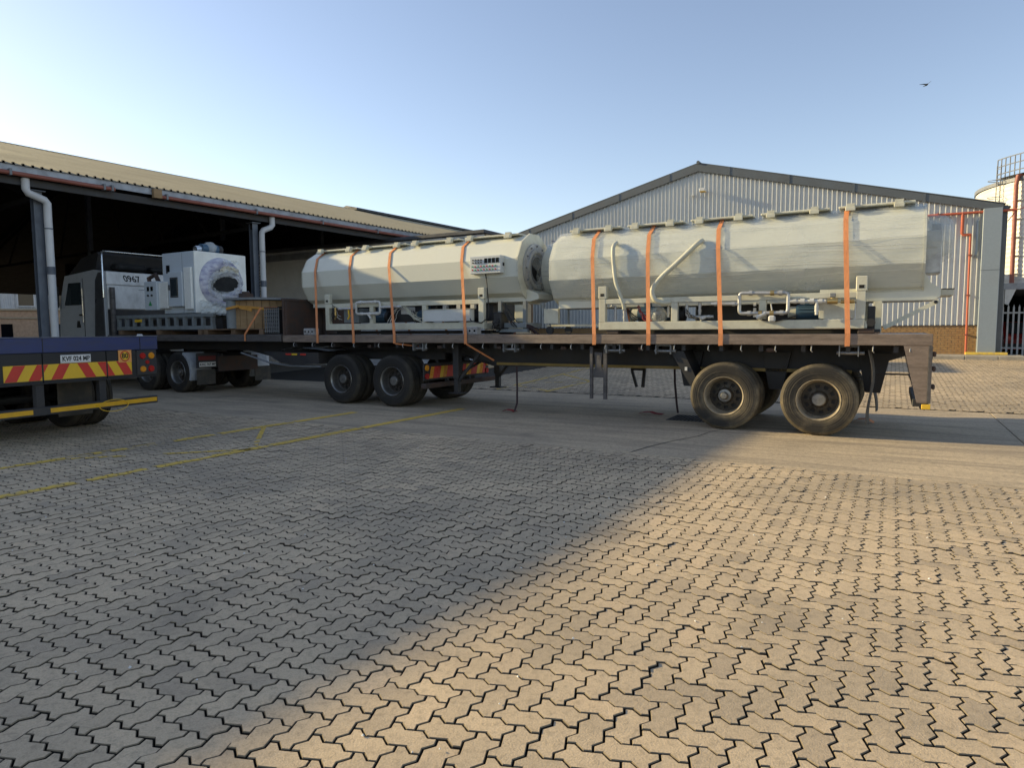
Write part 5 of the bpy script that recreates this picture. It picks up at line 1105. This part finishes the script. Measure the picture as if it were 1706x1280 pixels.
dr=mc.part('door',M().box(-4.62,-4.02,.22,.335,2.28,3.20,.01),mt['machine']); mc.part('door_window',M().box(-4.50,-4.22,.212,.222,2.55,3.02,.02),mt['glass'],sub=dr); mc.part('window_seal',M().box(-4.53,-4.19,.216,.221,2.52,2.545).box(-4.53,-4.19,.216,.221,3.025,3.05).box(-4.53,-4.505,.216,.221,2.545,3.025).box(-4.215,-4.19,.216,.221,2.545,3.025),mt['black'],sub=dr); mc.part('door_handle',M().box(-4.58,-4.55,.2,.222,2.72,2.86),mt['black'],sub=dr); mc.part('side_hood',M().box(-4.0,-3.7,.26,.335,2.2,3.3,.01),mt['machine_white'],sub=dr); mc.part('cable_port',M().box(-4.85,-4.70,.334,.342,3.18,3.40),mt['display'])
cs=mc.part('console',M().box(-5.62,-5.05,.16,.62,2.20,2.98,.012),mt['machine'])
for k in range(2):
    mc.part('meter',M().box(-5.48+k*.17,-5.38+k*.17,.15,.162,2.72,2.84),mt['display'],sub=cs)
    for j in range(2): mc.part('knob',M().cyl((-5.43+k*.17,.16,2.60-j*.0),(-5.43+k*.17,.13,2.60),.025,10),mt['ink'],sub=cs)
mc.part('warning_triangle',M().prism([(-5.44,2.32),(-5.28,2.32),(-5.36,2.46)],'y',.156,.159),mt['green'],sub=cs); mc.part('console_wing',M().box(-5.05,-4.66,.22,.5,2.24,2.95,.01),mt['machine_white'],sub=cs); mc.part('cable_bundle',M().tube([(-5.7,.4,2.9),(-5.85,.45,3.1),(-5.6,.5,3.2),(-5.4,.45,3.0)],.06,8),mt['rust'],sub=cs,smooth=60)
mt_=mc.part('top_motor',M().cyl((-4.35,1.05,3.90),(-4.35,1.55,3.90),.13,16),mt['motor'],smooth=40); mc.part('fan_cover',M().cyl((-4.35,1.55,3.9),(-4.35,1.68,3.9),.14,16,.12),mt['black'],sub=mt_,smooth=40); mc.part('motor_foot',M().box(-4.5,-4.2,1.0,1.5,3.722,3.79),mt['bed_frame'],sub=mt_); mc.part('motor_wrap',M().lathe([(.0,-.16),(.15,-.1),(.18,.05),(.1,.2)],(-4.35,1.32,3.93),12),mt['foil'],sub=mt_,smooth=True); mc.part('motor_cap',M().cyl((-4.35,.88,3.86),(-4.35,1.05,3.88),.09,14),mt['chrome'],sub=mt_)
# ladder-like base frame
for y in (.14,1.9):
    mc.part('base_beam',M().box(-7.0,-2.7,y,y+.1,1.985,2.075,.006).box(-7.0,-2.7,y,y+.1,1.66,1.76,.006),mt['bed_frame'])
    for k in range(12): mc.part('stiffener',M().box(-6.98+k*.38,-6.90+k*.38,y+.005,y+.09,1.761,1.984),mt['bed_frame'])
mc.part('base_core',M().box(-6.9,-2.8,.5,1.7,1.62,1.95),mt['chassis']); mc.part('yellow_tag',M().box(-6.05,-5.75,.11,.135,1.88,1.95),mt['tape_yellow'])
for x in (-6.8,-5.0,-3.2): single('timber_bearer',M().box(x-.06,x+.06,.1,2.3,1.53,1.655,.006),mt['wood_dark'],T,(x,1.2,1.53),{-6.8:'timber bearer under the front end of the grey machine frame',-5.0:'timber bearer under the middle of the grey machine frame',-3.2:'timber bearer under the machine frame beside the pallet'}[x],'timber','timber bearers under the machine')
# pallet with timber-clad drum
pa=Thing('pallet','dark wooden pallet under the timber drum','pallet',T,(-1.95,.7,1.53))
for k in range(6): pa.part('top_board',M().box(-3.05,-.8,.12+k*.19,.27+k*.19,1.645,1.668,.003),mt['wood_dark'])
for x in (-3.05,-1.98,-.95): pa.part('bearer',M().box(x,x+.15,.12,1.2,1.555,1.644,.004),mt['wood_dark'])
for x in (-3.05,-1.98,-.95): pa.part('bottom_board',M().box(x-.02,x+.17,.12,1.2,1.532,1.554),mt['wood_dark'])
dm=Thing('timber_drum','low timber-clad drum with dark steel top plate strapped in amber webbing','drum',T,(-1.9,.72,1.67))
N=26
for k in range(N):
    a0=2*math.pi*k/N; a1=2*math.pi*(k+.94)/N; r0,r1=.66,.70
    dm.part('stave',M().add([(-1.75+r*1.18*math.cos(a),.85+r*math.sin(a),z) for z in (1.672,2.36) for r,a in ((r0,a0),(r1,a0),(r1,a1),(r0,a1))],[(0,1,2,3),(7,6,5,4),(0,4,5,1),(1,5,6,2),(2,6,7,3),(3,7,4,0)]),mt['wood'])
def oval(rx,ry,z,n=36): return [(-1.75+rx*math.cos(2*math.pi*i/n),.85+ry*math.sin(2*math.pi*i/n)) for i in range(n)]
dm.part('top_plate',M().prism(oval(.98,.82,0),'z',2.375,2.43),mt['grey']); dm.part('core',M().prism(oval(.7,.6,0),'z',1.675,2.374),mt['chassis'])
dm.part('centre_pipe',M().cyl((-1.95,.16,1.68),(-1.95,.16,2.36),.14,18),mt['bed_frame'],smooth=40); dm.part('top_hub',M().cyl((-1.85,.5,2.432),(-1.85,.5,2.55),.17,18).cyl((-1.85,.5,2.55),(-1.85,.5,2.60),.10,14),mt['rust'],smooth=40)
b_=M(); pts=[(-1.75+.845*math.cos(a),.85+.72*math.sin(a),2.12+.10*math.sin(a*1.0+.3)*-1) for a in np.linspace(0,2*math.pi,40)]
for p,q in zip(pts[:-1],pts[1:]): b_.bar(p,q,.012,.06)
single('webbing_strap',b_,mt['strap_yellow'],T,(-1.75,.13,2.1),'amber webbing strap around the timber drum','strap'); 
single('ratchet_strap',M().bar((-1.55,.06,2.20),(-1.1,.05,2.12),.03,.07).bar((-1.95,-.01,2.16),(-1.55,.03,2.22),.03,.06),mt['strap_yellow'],T,(-1.5,.05,2.1),'bunched amber ratchet on the front of the timber drum','strap')
single('tie_down_strap',M().bar((-.78,.06,2.17),(-1.30,-.012,1.53),.05,.006,up=(0,1,0)).bar((-1.30,-.012,1.53),(-1.30,-.012,1.37),.05,.006,up=(0,1,0)).bar((-.78,.06,2.17),(-.2,.06,2.17),.03,.006),mt['strap'],T,(-1.0,0,1.4),'pale orange strap slanting from the black crate to the link trailer rail','strap')
ck=Thing('mesh_crate','black mesh crate standing between the drum and the headboard','crate',T,(-.35,.6,1.53))
for z in (1.54,2.15): ck.part('rim',M().box(-.66,-.16,.05,.08,z,z+.03).box(-.66,-.16,1.07,1.1,z,z+.03).box(-.66,-.63,.08,1.07,z,z+.03).box(-.19,-.16,.08,1.07,z,z+.03),mt['black'])
for k in range(8): ck.part('bar',M().box(-.655+k*.066,-.635+k*.066,.055,.075,1.57,2.15),mt['grey'])
for k in range(6): ck.part('bar',M().box(-.66,-.16,.04,.052,1.6+k*.09,1.615+k*.09),mt['grey'])
ck.part('lining',M().box(-.62,-.2,.1,1.05,1.55,2.12),mt['black'])
